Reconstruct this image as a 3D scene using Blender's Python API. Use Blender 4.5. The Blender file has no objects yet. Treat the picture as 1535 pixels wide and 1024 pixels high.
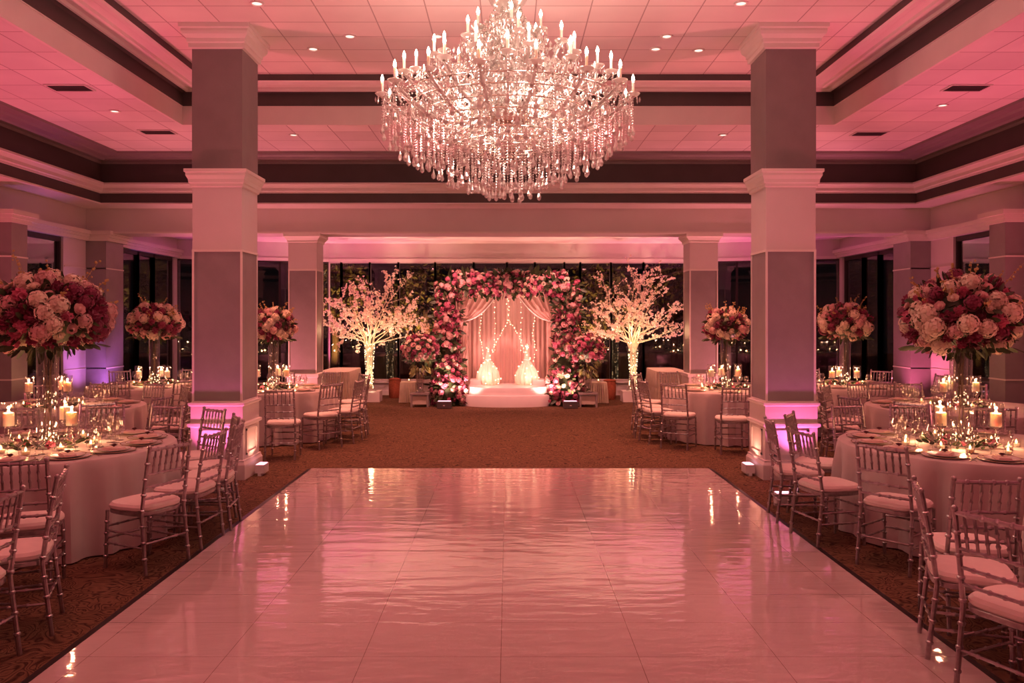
import bpy, math, random
import numpy as np
from mathutils import Vector, Matrix, Euler
random.seed(7)
PI = math.pi
C = bpy.context.scene.collection
SC = bpy.context.scene

# ------------------------------------------------------------------ camera, world, exposure, lights
EYE = 1.85
FPX = 1200.0
cam_d = bpy.data.cameras.new('camera'); cam = bpy.data.objects.new('camera', cam_d); C.objects.link(cam)
cam.location = (0, 0, EYE); cam.rotation_euler = (PI/2, 0, 0)
cam_d.sensor_width = 36; cam_d.lens = 36*FPX/1535
cam_d.shift_x = 5.5/1535; cam_d.shift_y = -33/1535
cam_d.clip_start = .05; cam_d.clip_end = 200
SC.camera = cam
SC.view_settings.view_transform = 'Standard'; SC.view_settings.look = 'None'
SC.view_settings.gamma = 1; SC.view_settings.use_curve_mapping = False
SC.view_settings.exposure = 0.12
w = bpy.data.worlds.new('night'); SC.world = w; w.use_nodes = True
w.node_tree.nodes['Background'].inputs[0].default_value = (.006, .005, .006, 1)
w.node_tree.nodes['Background'].inputs[1].default_value = .5
SC.cycles.max_bounces = 8; SC.cycles.diffuse_bounces = 4; SC.cycles.glossy_bounces = 4
SC.cycles.transmission_bounces = 4; SC.cycles.transparent_max_bounces = 14
SC.cycles.sample_clamp_indirect = 4; SC.cycles.caustics_reflective = False; SC.cycles.caustics_refractive = False

PINK = (1, .12, .225); SALMON = (1, .25, .235); ROSE = (1, .27, .31); MAGENTA = (1, .16, .55); PURPLE = (.72, .22, 1); WARM = (1, .55, .28); AMBER = (1, .42, .19)
def point(loc, power, col, r=.05, name='lamp_light'):
    d = bpy.data.lights.new(name, 'POINT'); d.energy = power; d.color = col; d.shadow_soft_size = r
    o = bpy.data.objects.new(name, d); o.location = loc; C.objects.link(o); return o
def spot(loc, target, power, col, ang=60, blend=.6, r=.05, name='spot_light'):
    d = bpy.data.lights.new(name, 'SPOT'); d.energy = power; d.color = col; d.shadow_soft_size = r
    d.spot_size = math.radians(ang); d.spot_blend = blend
    o = bpy.data.objects.new(name, d); o.location = loc
    o.rotation_euler = (Vector(target)-Vector(loc)).to_track_quat('-Z', 'Y').to_euler(); C.objects.link(o); return o
CH = Vector((-.006, 7.2, 0))          # chandelier axis
for k in range(8):                     # the chandelier's candle bulbs, gathered into eight lamps
    a = k*PI/4+.2
    point((CH.x+1.0*math.cos(a), CH.y+1.0*math.sin(a), 4.16), 9, (1, .56, .46), .12, 'chandelier_light')
point((CH.x, CH.y, 4.50), 12, (1, .62, .52), .1, 'chandelier_light')
for k in range(4):
    a = k*PI/2+.4
    point((CH.x+.45*math.cos(a), CH.y+.45*math.sin(a), 3.72), 19, (1, .68, .56), .1, 'chandelier_light')
# pink wash lights standing on the floor along the side walls, aimed at the outer ceiling
WASH = [(-1, -2.5), (-1, 1.5), (-1, 5.0), (-1, 8.2), (-1, 10.9), (1, -2.5), (1, 1.5), (1, 5.0), (1, 8.2), (1, 10.9)]
for s, y in WASH:
    spot((s*7.0, y, .28), (s*5.45, y+.3, 4.69), 290, PINK, 84, .9, .06, 'wash_light')
    if y in (1.5, 5.0, 8.2): spot((s*7.0, y, .28), (s*.8, y+.4, 5.25), 420, (1, .20, .20), 62, .9, .06, 'wash_light')  # extra beams added to tint the raised centre ceiling pink
# recessed downlights of the ceilings, pink filters
DOWN_RING = [(-5.36, 10.9), (-6.1, 8.9), (-5.7, 7.4), (-5.2, 5.0), (5.75, 10.6), (6.1, 9.3), (5.6, 7.4), (5.2, 5.0), (-5.3, 2.0), (5.3, 2.0)]
for x, y in DOWN_RING:
    spot((x, y, 4.66), (x, y, 0), 24, SALMON, 120, .8, .06, 'downlight_or_fill_light')
DOWN_FAR = [(-3.3, 12.3), (-1.2, 12.6), (1.2, 12.6), (3.3, 12.3)]
for x, y in DOWN_FAR:
    spot((x, y, 4.66), (x, y, 0), 390, (1, .33, .21), 98, .8, .06, 'downlight_or_fill_light')
DOWN_COFFER = [(-1.9, 9.6), (-2.45, 10.05), (-.85, 9.6), (1.9, 9.6), (2.4, 10.1), (1.85, 10.05), (-2.7, 8.6), (2.5, 8.6), (-2.6, 5.6), (2.6, 5.6), (-2.4, 4.0), (2.4, 4.0), (0, 4.0)]
for x, y in DOWN_COFFER:
    spot((x, y, 5.22), (x*.9, y, 0), 95, SALMON, 72, .9, .06, 'downlight_or_fill_light')
# unseen spots added in the alcove ceiling to brighten arch and carpet
ALCOVE_FILL = [(-3.0, 16.0), (-1.1, 15.5), (1.1, 15.5), (3.0, 16.0)]
for x, y in ALCOVE_FILL:
    if abs(x) < 2: spot((x, y, 3.67), (x*.9, 17.3, 1.5), 420, (1, .36, .32), 72, .8, .04, 'arch_fill_light')
    else: spot((x, y, 3.67), (x*.9, 16.0, 0), 230, (1, .34, .22), 105, .8, .06, 'downlight_or_fill_light')
# unseen fill spots added behind the camera to light the room
for x in (-4, 0, 4):
    spot((x, -3.2, 4.66), (x*.8, 3.5, 1.5), 110, SALMON, 120, .8, .12, 'downlight_or_fill_light')

# ------------------------------------------------------------------ mesh helpers
class MB:
    def __init__(s): s.v = []; s.f = []; s.m = []; s.cur = 0
    def add(s, vs, fs):
        o = len(s.v); s.v.extend(tuple(map(float, p)) for p in vs)
        s.f.extend(tuple(i+o for i in f) for f in fs); s.m.extend([s.cur]*len(fs)); return s
    def box(s, x0, x1, y0, y1, z0, z1, M=None):
        vs = [Vector((x, y, z)) for z in (z0, z1) for y in (y0, y1) for x in (x0, x1)]
        if M is not None: vs = [M@p for p in vs]
        return s.add(vs, [(0, 2, 3, 1), (4, 5, 7, 6), (0, 1, 5, 4), (2, 6, 7, 3), (0, 4, 6, 2), (1, 3, 7, 5)])
    def bar(s, a, b, wx, wy):
        a = Vector(a); b = Vector(b); d = b-a
        M = Matrix.Translation(a)@d.to_track_quat('Z', 'Y').to_matrix().to_4x4()
        return s.box(-wx/2, wx/2, -wy/2, wy/2, 0, d.length, M)
    def tube(s, pts, radii, n=8, caps=True):
        pts = [Vector(p) for p in pts]; N = len(pts)
        if not hasattr(radii, '__len__'): radii = [radii]*N
        t0 = (pts[1]-pts[0]).normalized()
        up = Vector((0, 0, 1)) if abs(t0.z) < .9 else Vector((1, 0, 0))
        nx = t0.cross(up).normalized(); vs = []
        for i in range(N):
            t = (pts[min(i+1, N-1)]-pts[max(i-1, 0)])
            if t.length < 1e-9: t = t0.copy()
            t.normalize(); nx = (nx-t*nx.dot(t)).normalized(); ny = t.cross(nx)
            for k in range(n):
                a = 2*PI*k/n; vs.append(pts[i]+(nx*math.cos(a)+ny*math.sin(a))*radii[i])
        fs = [(i*n+k, i*n+(k+1) % n, (i+1)*n+(k+1) % n, (i+1)*n+k) for i in range(N-1) for k in range(n)]
        if caps: fs += [tuple(range(n-1, -1, -1)), tuple((N-1)*n+k for k in range(n))]
        return s.add(vs, fs)
    def lathe(s, prof, n=24, o=(0, 0, 0), M=None):
        o = Vector(o); vs = []; fs = []
        for r, z in prof:
            for k in range(n):
                a = 2*PI*k/n; p = Vector((r*math.cos(a), r*math.sin(a), z)); vs.append((M@p if M is not None else p)+o)
        for i in range(len(prof)-1):
            for k in range(n): fs.append((i*n+k, i*n+(k+1) % n, (i+1)*n+(k+1) % n, (i+1)*n+k))
        if prof[0][0] > 1e-5: fs.append(tuple(range(n-1, -1, -1)))
        if prof[-1][0] > 1e-5: fs.append(tuple((len(prof)-1)*n+k for k in range(n)))
        return s.add(vs, fs)
    def shell(s, prof, n=24, o=(0, 0, 0)):       # lathe without end caps
        o = Vector(o); vs = [Vector((r*math.cos(2*PI*k/n), r*math.sin(2*PI*k/n), z))+o for r, z in prof for k in range(n)]
        return s.add(vs, [(i*n+k, i*n+(k+1) % n, (i+1)*n+(k+1) % n, (i+1)*n+k) for i in range(len(prof)-1) for k in range(n)])
    def ball(s, c, r, nu=8, nv=6, sc=(1, 1, 1)):
        prof = [(max(1e-6, r*math.sin(PI*i/nv)), -r*math.cos(PI*i/nv)) for i in range(nv+1)]
        M = Matrix.Diagonal((sc[0], sc[1], sc[2], 1)); return s.lathe(prof, nu, c, M)
    def octa(s, c, rx, rz):
        x, y, z = c
        return s.add([(x+rx, y, z), (x, y+rx, z), (x-rx, y, z), (x, y-rx, z), (x, y, z+rz), (x, y, z-rz)],
                     [(0, 1, 4), (1, 2, 4), (2, 3, 4), (3, 0, 4), (1, 0, 5), (2, 1, 5), (3, 2, 5), (0, 3, 5)])
    def raw(s, geo, M):
        V, F = geo; A = np.array(M.to_3x3()); t = np.array(M.translation)
        return s.add((V@A.T+t).tolist(), F)
    def build(s, name, mat, parent=None, smooth=True, mesh_only=False):
        me = bpy.data.meshes.new(name); me.from_pydata(s.v, [], s.f)
        mats = mat if isinstance(mat, (list, tuple)) else [mat]
        for m in mats: me.materials.append(m)
        if len(mats) > 1: me.polygons.foreach_set('material_index', s.m)
        me.polygons.foreach_set('use_smooth', [smooth]*len(me.polygons)); me.update()
        if smooth:
            try: me.set_sharp_from_angle(angle=math.radians(38))
            except Exception: pass
        if mesh_only: return me
        return link(name, me, parent)
def link(name, me, parent=None):
    o = bpy.data.objects.new(name, me); C.objects.link(o)
    if parent is not None: o.parent = parent
    return o
def tag(o, label=None, cat=None, group=None, kind=None):
    if label: o['label'] = label
    if cat: o['category'] = cat
    if group: o['group'] = group
    if kind: o['kind'] = kind
    return o
def thing(name, label=None, cat=None, loc=(0, 0, 0), rz=0, group=None, kind=None):
    o = bpy.data.objects.new(name, None); o.empty_display_size = .05; C.objects.link(o)
    o.location = loc; o.rotation_euler = (0, 0, rz)
    return tag(o, label, cat, group, kind)
KIDS = {}
def kids(o):
    if o.name not in KIDS: KIDS[o.name] = list(o.children)
    return KIDS[o.name]
def dup(o, parent=None):
    c = o.copy(); C.objects.link(c)
    if parent is not None: c.parent = parent
    for ch in kids(o): dup(ch, c)
    return c
class Proto:
    """The first placing moves the thing itself, every later one copies it with its parts."""
    def __init__(s, root): s.root = root; s.used = False; s.s0 = root.scale.copy()
    def put(s, loc, rz=0, label=None, cat=None, group=None, sc=None):
        if not s.used: o = s.root; s.used = True; kids(o); [kids(c) for c in o.children]
        else: o = dup(s.root)
        o.location = loc; o.rotation_euler = (0, 0, rz)
        if sc: o.scale = (sc, sc, sc)
        return tag(o, label, cat, group)
ORD = ['first', 'second', 'third', 'fourth', 'fifth', 'sixth', 'seventh', 'eighth', 'ninth', 'tenth', 'eleventh', 'twelfth', 'thirteenth', 'fourteenth', 'fifteenth', 'sixteenth', 'seventeenth', 'eighteenth']
def rr(a, b): return random.uniform(a, b)

# ------------------------------------------------------------------ materials
def mat(name, col, rough=.6, metal=0, spec=.5, emit=None, es=0, coat=0):
    m = bpy.data.materials.new(name); m.use_nodes = True; b = m.node_tree.nodes['Principled BSDF']
    b.inputs['Base Color'].default_value = (*col, 1); b.inputs['Roughness'].default_value = rough
    b.inputs['Metallic'].default_value = metal; b.inputs['Specular IOR Level'].default_value = spec
    b.inputs['Coat Weight'].default_value = coat
    if emit: b.inputs['Emission Color'].default_value = (*emit, 1); b.inputs['Emission Strength'].default_value = es
    return m
def nt(m): return m.node_tree.nodes, m.node_tree.links, m.node_tree.nodes['Principled BSDF']
def vary(m, scale=8, amt=.12, bump=0, bscale=60):
    n, l, b = nt(m); col = b.inputs['Base Color'].default_value[:]
    tc = n.new('ShaderNodeTexCoord'); no = n.new('ShaderNodeTexNoise'); no.inputs['Scale'].default_value = scale; no.inputs['Detail'].default_value = 4
    l.new(tc.outputs['Object'], no.inputs['Vector'])
    r = n.new('ShaderNodeValToRGB'); e = r.color_ramp.elements
    e[0].position = .3; e[1].position = .7
    e[0].color = tuple(c*(1-amt) for c in col[:3])+(1,); e[1].color = tuple(min(1, c*(1+amt)) for c in col[:3])+(1,)
    l.new(no.outputs['Fac'], r.inputs['Fac']); l.new(r.outputs['Color'], b.inputs['Base Color'])
    if bump:
        n2 = n.new('ShaderNodeTexNoise'); n2.inputs['Scale'].default_value = bscale; l.new(tc.outputs['Object'], n2.inputs['Vector'])
        bp = n.new('ShaderNodeBump'); bp.inputs['Strength'].default_value = bump; bp.inputs['Distance'].default_value = .01
        l.new(n2.outputs['Fac'], bp.inputs['Height']); l.new(bp.outputs['Normal'], b.inputs['Normal'])
    return m
def grid_lines(m, sx, sy, ox, oy, wd, line_col, patch=0):
    """Dark joint lines every sx, sy metres, in object space."""
    n, l, b = nt(m); tc = n.new('ShaderNodeTexCoord'); sp = n.new('ShaderNodeSeparateXYZ'); l.new(tc.outputs['Object'], sp.inputs[0])
    def M(op, a, bb=None):
        q = n.new('ShaderNodeMath'); q.operation = op
        for i, x in enumerate((a, bb)):
            if x is None: continue
            if isinstance(x, (int, float)): q.inputs[i].default_value = x
            else: l.new(x, q.inputs[i])
        return q.outputs[0]
    def axis(out, s, o):
        f = M('FRACT', M('DIVIDE', M('SUBTRACT', out, o), s)); d = M('MINIMUM', f, M('SUBTRACT', 1.0, f))
        return M('LESS_THAN', M('MULTIPLY', d, s), wd/2)
    g = M('MAXIMUM', axis(sp.outputs[0], sx, ox), axis(sp.outputs[1], sy, oy))
    mx = n.new('ShaderNodeMix'); mx.data_type = 'RGBA'
    src = b.inputs['Base Color'].links[0].from_socket if b.inputs['Base Color'].links else None
    if src: l.new(src, mx.inputs[6])
    else: mx.inputs[6].default_value = b.inputs['Base Color'].default_value[:]
    if patch:      # panels differ a little in tone, one by one
        cb_ = n.new('ShaderNodeCombineXYZ'); l.new(M('FLOOR', M('DIVIDE', M('SUBTRACT', sp.outputs[0], ox), sx)), cb_.inputs[0]); l.new(M('FLOOR', M('DIVIDE', M('SUBTRACT', sp.outputs[1], oy), sy)), cb_.inputs[1])
        wn = n.new('ShaderNodeTexWhiteNoise'); wn.noise_dimensions = '2D'; l.new(cb_.outputs[0], wn.inputs['Vector'])
        k_ = M('ADD', M('MULTIPLY', wn.outputs['Value'], patch), 1-patch); vm = n.new('ShaderNodeVectorMath'); vm.operation = 'SCALE'; l.new(src, vm.inputs[0]); l.new(k_, vm.inputs['Scale']); l.new(vm.outputs[0], mx.inputs[6])
    mx.inputs[7].default_value = (*line_col, 1); l.new(g, mx.inputs[0]); l.new(mx.outputs[2], b.inputs['Base Color'])
    return m
def glassy(name, tint=(1, 1, 1), ior=1.5, gloss_rough=.02, edge=.0, base=.0):
    """Clear thin glass: transparent with a reflection that grows towards the rim."""
    m = bpy.data.materials.new(name); m.use_nodes = True; n = m.node_tree.nodes; l = m.node_tree.links; n.clear()
    out = n.new('ShaderNodeOutputMaterial'); t = n.new('ShaderNodeBsdfTransparent'); t.inputs[0].default_value = (*tint, 1)
    g = n.new('ShaderNodeBsdfGlossy'); g.inputs['Roughness'].default_value = gloss_rough
    lw = n.new('ShaderNodeLayerWeight'); lw.inputs['Blend'].default_value = .35
    mr = n.new('ShaderNodeMapRange'); mr.inputs['From Min'].default_value = 0; mr.inputs['From Max'].default_value = 1
    mr.inputs['To Min'].default_value = .09+base; mr.inputs['To Max'].default_value = .9+edge
    l.new(lw.outputs['Facing'], mr.inputs['Value'])
    mx = n.new('ShaderNodeMixShader'); l.new(mr.outputs[0], mx.inputs[0]); l.new(t.outputs[0], mx.inputs[1]); l.new(g.outputs[0], mx.inputs[2]); l.new(mx.outputs[0], out.inputs[0])
    return m
def crystal_mat(name, frost=.3, clear=.3, col=(1, .95, .9)):
    m = bpy.data.materials.new(name); m.use_nodes = True; n = m.node_tree.nodes; l = m.node_tree.links; n.clear()
    out = n.new('ShaderNodeOutputMaterial'); t = n.new('ShaderNodeBsdfTransparent'); g = n.new('ShaderNodeBsdfGlossy'); g.inputs['Roughness'].default_value = .12
    d = n.new('ShaderNodeBsdfDiffuse'); tl = n.new('ShaderNodeBsdfTranslucent')
    for q in (g, d, tl): q.inputs[0].default_value = (*col, 1)
    a = n.new('ShaderNodeMixShader'); a.inputs[0].default_value = .5; l.new(d.outputs[0], a.inputs[1]); l.new(tl.outputs[0], a.inputs[2])
    b = n.new('ShaderNodeMixShader'); b.inputs[0].default_value = frost; l.new(g.outputs[0], b.inputs[1]); l.new(a.outputs[0], b.inputs[2])
    c = n.new('ShaderNodeMixShader'); c.inputs[0].default_value = clear; l.new(b.outputs[0], c.inputs[1]); l.new(t.outputs[0], c.inputs[2]); l.new(c.outputs[0], out.inputs[0])
    return m
def cloth_mat(name, col, transl=.3, rough=.8):
    m = bpy.data.materials.new(name); m.use_nodes = True; n, l, b = nt(m)
    b.inputs['Base Color'].default_value = (*col, 1); b.inputs['Roughness'].default_value = rough; b.inputs['Sheen Weight'].default_value = .2
    t = n.new('ShaderNodeBsdfTranslucent'); t.inputs[0].default_value = (*col, 1); mx = n.new('ShaderNodeMixShader'); mx.inputs[0].default_value = transl
    o = n['Material Output']; l.new(b.outputs[0], mx.inputs[1]); l.new(t.outputs[0], mx.inputs[2]); l.new(mx.outputs[0], o.inputs[0]); return m
def glow(name, col, s):
    m = bpy.data.materials.new(name); m.use_nodes = True; n = m.node_tree.nodes; l = m.node_tree.links; n.clear()
    o = n.new('ShaderNodeOutputMaterial'); e = n.new('ShaderNodeEmission'); e.inputs[0].default_value = (*col, 1); e.inputs[1].default_value = s; l.new(e.outputs[0], o.inputs[0]); return m

white = vary(mat('white_paint', (.74, .66, .63), .45), 3, .03)
taupe = vary(mat('taupe_paint', (.235, .185, .19), .5), 4, .06)
panel = vary(mat('grey_satin_panel', (.27, .225, .24), .33), 5, .07)
dark = vary(mat('dark_band_paint', (.085, .06, .06), .6), 3, .08)
wallp = vary(mat('wall_paint', (.64, .55, .56), .55), 2, .03)
tile_c = grid_lines(vary(mat('coffer_tile', (.80, .72, .68), .85), 1.6, .05), .60, .47, .30, .22, .014, (.42, .34, .32), .08)
tile_r = grid_lines(vary(mat('outer_ceiling_tile', (.80, .72, .70), .85), 1.2, .07), .60, .60, .35, .1, .014, (.40, .30, .30), .16)
plaster = vary(mat('plaster_ceiling', (.78, .70, .68), .7), 2, .03)
metal_grey = mat('window_frame_metal', (.62, .54, .53), .4, .1)
metal_dark = mat('dark_window_metal', (.05, .035, .035), .4, .3)
pane_m = glassy('window_glass', (.75, .75, .78), edge=-.5, base=-.01)
silver = vary(mat('silver_lacquer', (.42, .37, .37), .28, .85), 30, .2)
cushion_m = vary(mat('ivory_cushion', (.78, .68, .62), .8), 20, .03)
cloth = vary(mat('table_linen', (.56, .46, .44), .75), 5, .05, .05, 300)
cloth.node_tree.nodes['Principled BSDF'].inputs['Sheen Weight'].default_value = .3
china = mat('white_china', (.82, .76, .72), .2)
gold = mat('gilt', (.75, .48, .22), .25, 1)
napkin_m = vary(mat('blush_napkin', (.72, .52, .48), .85), 20, .08)
steel = mat('cutlery_steel', (.75, .68, .62), .2, 1)
glass = glassy('stemware_glass', (.96, .94, .93))
vase_g = glassy('vase_glass', (.96, .95, .94), base=.02, edge=-.25)
crystal = crystal_mat('chandelier_crystal', .36, .24)
crystal_arm = crystal_mat('chandelier_arm_glass', .45, .15)
chrome = mat('chandelier_metal', (.72, .62, .56), .18, 1)
candle_m = mat('candle_wax', (.96, .80, .70), .5)
cb = candle_m.node_tree.nodes['Principled BSDF']; cb.inputs['Subsurface Weight'].default_value = 1; cb.inputs['Subsurface Radius'].default_value = (1, .72, .55); cb.inputs['Subsurface Scale'].default_value = .06
flame_m = glow('candle_flame', (1, .52, .20), 13)
bulb_m = glow('candle_bulb', (1, .80, .58), 45)
fairy_m = glow('fairy_light', (1, .66, .34), 9)
lens_m = glow('lit_lens', (1, .45, .6), 3)
lens_w = glow('lit_downlight', (1, .62, .5), 2.2)
lens_off = mat('unlit_downlight', (.12, .06, .06), .4)
black = mat('black_edge', (.012, .010, .010), .35)
box_m = mat('uplight_case', (.72, .66, .66), .4)
box_d = mat('dark_uplight_case', (.10, .08, .08), .4)
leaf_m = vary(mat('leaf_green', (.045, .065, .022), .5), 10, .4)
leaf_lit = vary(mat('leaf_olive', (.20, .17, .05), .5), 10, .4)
twig_m = mat('twig_brown', (.14, .085, .05), .7)
twig_y = mat('sprig_buds', (.50, .34, .12), .6)
bark_w = vary(mat('pale_branch', (.62, .50, .36), .6), 12, .15)
blossom_m = cloth_mat('blossom_petal', (.95, .78, .66), .35, .6)
drape_m = cloth_mat('chiffon_drape', (.80, .58, .52), .35)
tulle_m = cloth_mat('gathered_tulle', (.92, .72, .62), .45)
swag_edge = mat('white_trim_cord', (.92, .85, .82), .5)
stage_m = vary(mat('stage_white', (.80, .70, .67), .35), 4, .03)
linen_c = vary(mat('cream_linen', (.74, .64, .52), .8), 12, .06)
rust_m = vary(mat('rust_weave', (.30, .07, .03), .8), 60, .35, .5, 80)
wood_m = vary(mat('grey_stool', (.30, .24, .22), .6), 9, .15)
PET = {'cream': (.90, .76, .60), 'blush': (.76, .44, .42), 'pink': (.62, .15, .25), 'magenta': (.27, .03, .085), 'burgundy': (.11, .010, .026)}
PETM = {k: vary(cloth_mat(k+'_petal', c, .18, .7), 25, .10) for k, c in PET.items()}

# carpet: brown scroll pattern
carpet = mat('scroll_carpet', (.15, .08, .045), .95, spec=.1)
n, l, b = nt(carpet); tc = n.new('ShaderNodeTexCoord'); no = n.new('ShaderNodeTexNoise'); no.inputs['Scale'].default_value = 5.5; no.inputs['Detail'].default_value = 1.0; no.inputs['Distortion'].default_value = 1.2
l.new(tc.outputs['Object'], no.inputs['Vector'])
m1 = n.new('ShaderNodeMath'); m1.operation = 'MULTIPLY'; m1.inputs[1].default_value = 9; l.new(no.outputs['Fac'], m1.inputs[0])
m2 = n.new('ShaderNodeMath'); m2.operation = 'FRACT'; l.new(m1.outputs[0], m2.inputs[0])
rp = n.new('ShaderNodeValToRGB'); e = rp.color_ramp.elements; e[0].position = 0; e[0].color = (.04, .021, .014, 1); e[1].position = .28; e[1].color = (.175, .095, .055, 1)
q = rp.color_ramp.elements.new(.72); q.color = (.135, .072, .042, 1); q = rp.color_ramp.elements.new(.98); q.color = (.04, .021, .014, 1)
l.new(m2.outputs[0], rp.inputs[0]); l.new(rp.outputs[0], b.inputs['Base Color'])
n3 = n.new('ShaderNodeTexNoise'); n3.inputs['Scale'].default_value = 160; l.new(tc.outputs['Object'], n3.inputs['Vector'])
bp = n.new('ShaderNodeBump'); bp.inputs['Strength'].default_value = .5; bp.inputs['Distance'].default_value = .01; l.new(n3.outputs['Fac'], bp.inputs['Height']); l.new(bp.outputs['Normal'], b.inputs['Normal'])
# glossy dance floor
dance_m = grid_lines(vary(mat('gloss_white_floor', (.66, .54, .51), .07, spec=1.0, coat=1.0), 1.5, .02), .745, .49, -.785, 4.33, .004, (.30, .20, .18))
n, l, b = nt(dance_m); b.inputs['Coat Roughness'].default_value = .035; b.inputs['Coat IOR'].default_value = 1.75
tc = n.new('ShaderNodeTexCoord'); mp = n.new('ShaderNodeMapping'); mp.inputs['Scale'].default_value = (1.0, 3.6, 1); no = n.new('ShaderNodeTexNoise'); no.inputs['Scale'].default_value = 2.2; no.inputs['Detail'].default_value = 3
l.new(tc.outputs['Object'], mp.inputs[0]); l.new(mp.outputs[0], no.inputs['Vector'])
bp = n.new('ShaderNodeBump'); bp.inputs['Strength'].default_value = .16; bp.inputs['Distance'].default_value = .03; l.new(no.outputs['Fac'], bp.inputs['Height']); l.new(bp.outputs['Normal'], b.inputs['Normal']); l.new(bp.outputs['Normal'], b.inputs['Coat Normal'])

# ------------------------------------------------------------------ room shell
def struct(name, mb, m, parent=None, smooth=False, label=None):
    o = mb.build(name, m, parent, smooth)
    if parent is None: o['kind'] = 'structure'
    if label: o['label'] = label
    return o
WX = 7.7; YB = -6.0; YH = 14.6; YW = 19.6
struct('floor', MB().box(-8.2, 8.2, YB, 20.0, -.1, 0), carpet)
def rect_sweep(x0, x1, y0, y1, prof):
    """A profile of (outward offset, z) swept round a rectangle with mitred corners."""
    mb = MB(); vs = []
    for o, z in prof: vs += [(x0-o, y0-o, z), (x1+o, y0-o, z), (x1+o, y1+o, z), (x0-o, y1+o, z)]
    return mb.add(vs, [(4*i+k, 4*i+(k+1) % 4, 4*i+4+(k+1) % 4, 4*i+4+k) for i in range(len(prof)-1) for k in range(4)])
CX, CY0, CY1 = 4.2, 2.6, 11.1
struct('ceiling', MB().box(-CX-.05, CX+.05, CY0-.05, CY1+.05, 5.25, 5.30), tile_c)
struct('trim_1', rect_sweep(-CX, CX, CY0, CY1, [(-.002, 5.25), (0, 5.165)]), dark)
struct('trim_2', rect_sweep(-CX, CX, CY0, CY1, [(0, 5.165), (.03, 5.15), (.10, 5.155), (.13, 5.175), (.24, 5.175), (.26, 5.15), (.32, 5.145), (.345, 5.165), (.40, 5.165), (.42, 5.135), (.45, 5.135), (.46, 5.20)]), white)
struct('trim_3', rect_sweep(-CX, CX, CY0, CY1, [(.44, 5.20), (.53, 5.14), (.535, 4.95)]), dark)
struct('trim_4', rect_sweep(-CX, CX, CY0, CY1, [(.56, 4.95), (.525, 4.95), (.525, 4.94), (.54, 4.94), (.54, 4.682), (.58, 4.682), (.58, 4.70)]), white)
# outer tiled ceiling ring
RX, RY0, RY1 = 6.6, -4.4, 13.5
rg = MB(); F = .55
for x0, x1, y0, y1 in ((-RX, -CX-F, RY0, RY1), (CX+F, RX, RY0, RY1), (-CX-F, CX+F, CY1+F, RY1), (-CX-F, CX+F, RY0, CY0-F)): rg.box(x0, x1, y0, y1, 4.69, 4.72)
struct('ceiling_outer', rg, tile_r)
struct('trim_5', rect_sweep(-RX, RX, RY0, RY1, [(-.01, 4.69), (0, 4.655), (.08, 4.65), (.10, 4.67), (.22, 4.67), (.26, 4.645), (.40, 4.645), (.44, 4.62), (.54, 4.62), (.55, 4.58), (.60, 4.58)]), taupe)
struct('trim_6', rect_sweep(-RX, RX, RY0, RY1, [(.56, 4.58), (.56, 4.225)]), dark)
struct('trim_7', rect_sweep(-RX, RX, RY0, RY1, [(.56, 4.235), (.44, 4.235), (.44, 4.205), (.47, 4.195), (.50, 4.15), (.50, 4.10), (.53, 4.09), (.53, 4.065), (.57, 4.065)]), white)
struct('trim_8', rect_sweep(-RX, RX, RY0, RY1, [(.57, 4.07), (.57, 3.89)]), dark)
struct('trim_9', rect_sweep(-RX, RX, RY0, RY1, [(.55, 3.90), (.55, 3.875), (1.12, 3.875)]), white)
# walls: sides, rear, header, alcove
def wall(name, *boxes, m=wallp):
    mb = MB()
    for q in boxes: mb.box(*q)
    return struct(name, mb, m)
ZS, ZT = .34, 3.28          # window sill and head
for s, nm in ((-1, 'left'), (1, 'right')):
    a, b_ = (-WX-.15, -WX) if s < 0 else (WX, WX+.15)
    wall('wall_'+nm, (a, b_, YB, 12.45, 0, 3.9), (a, b_, 13.85, 15.85, 0, 3.9), (a, b_, 12.45, 13.85, 0, ZS), (a, b_, 12.45, 13.85, ZT, 3.9),
         (a, b_, 15.85, 18.45, 0, ZS), (a, b_, 15.85, 18.45, ZT, 3.9), (a, b_, 18.45, 18.8, 0, 3.9))
wall('wall_rear', (-7.9, 7.9, YB-.15, YB, 0, 5))
wall('wall_header', (-WX, WX, YH, YH+.62, 3.42, 4.0))
struct('ceiling_alcove', MB().box(-8, 8, YH+.6, 20.0, 3.71, 3.76), plaster)
# back wall facets: centre and two angled sides
XB = 4.4
PA = [(-WX, 18.6), (-XB, YW), (XB, YW), (WX, 18.6)]
def wall_seg(name, p, q, z0, z1, th=.15, m=wallp):
    p = Vector((*p, 0)); q = Vector((*q, 0)); d = (q-p); L = d.length
    M = Matrix.Translation(p)@Matrix.Rotation(math.atan2(d.y, d.x), 4, 'Z')
    return MB().box(0, L, 0, th, z0, z1, M)
sg = MB(); hd = MB()
for i in range(3):
    for mb, z0, z1 in ((sg, 0, ZS), (hd, ZT, 3.74)):
        t = wall_seg('', PA[i], PA[i+1], z0, z1); mb.add(t.v, t.f)
struct('wall_back', hd, wallp); struct('wall_sill_back', sg, wallp)
# baseboard and sill cap on the back
bb = MB(); cr = MB()
for i in range(3):
    p = Vector((*PA[i], 0)); q = Vector((*PA[i+1], 0)); d = q-p
    M = Matrix.Translation(p)@Matrix.Rotation(math.atan2(d.y, d.x), 4, 'Z')
    bb.box(0, d.length, -.03, 0, 0, .12, M).box(0, d.length, -.06, .02, ZS-.04, ZS, M); cr.box(0, d.length, -.03, 0, ZT-.02, ZT+.05, M)
struct('baseboard_back', bb, white); struct('trim_10', cr, white)
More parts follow.
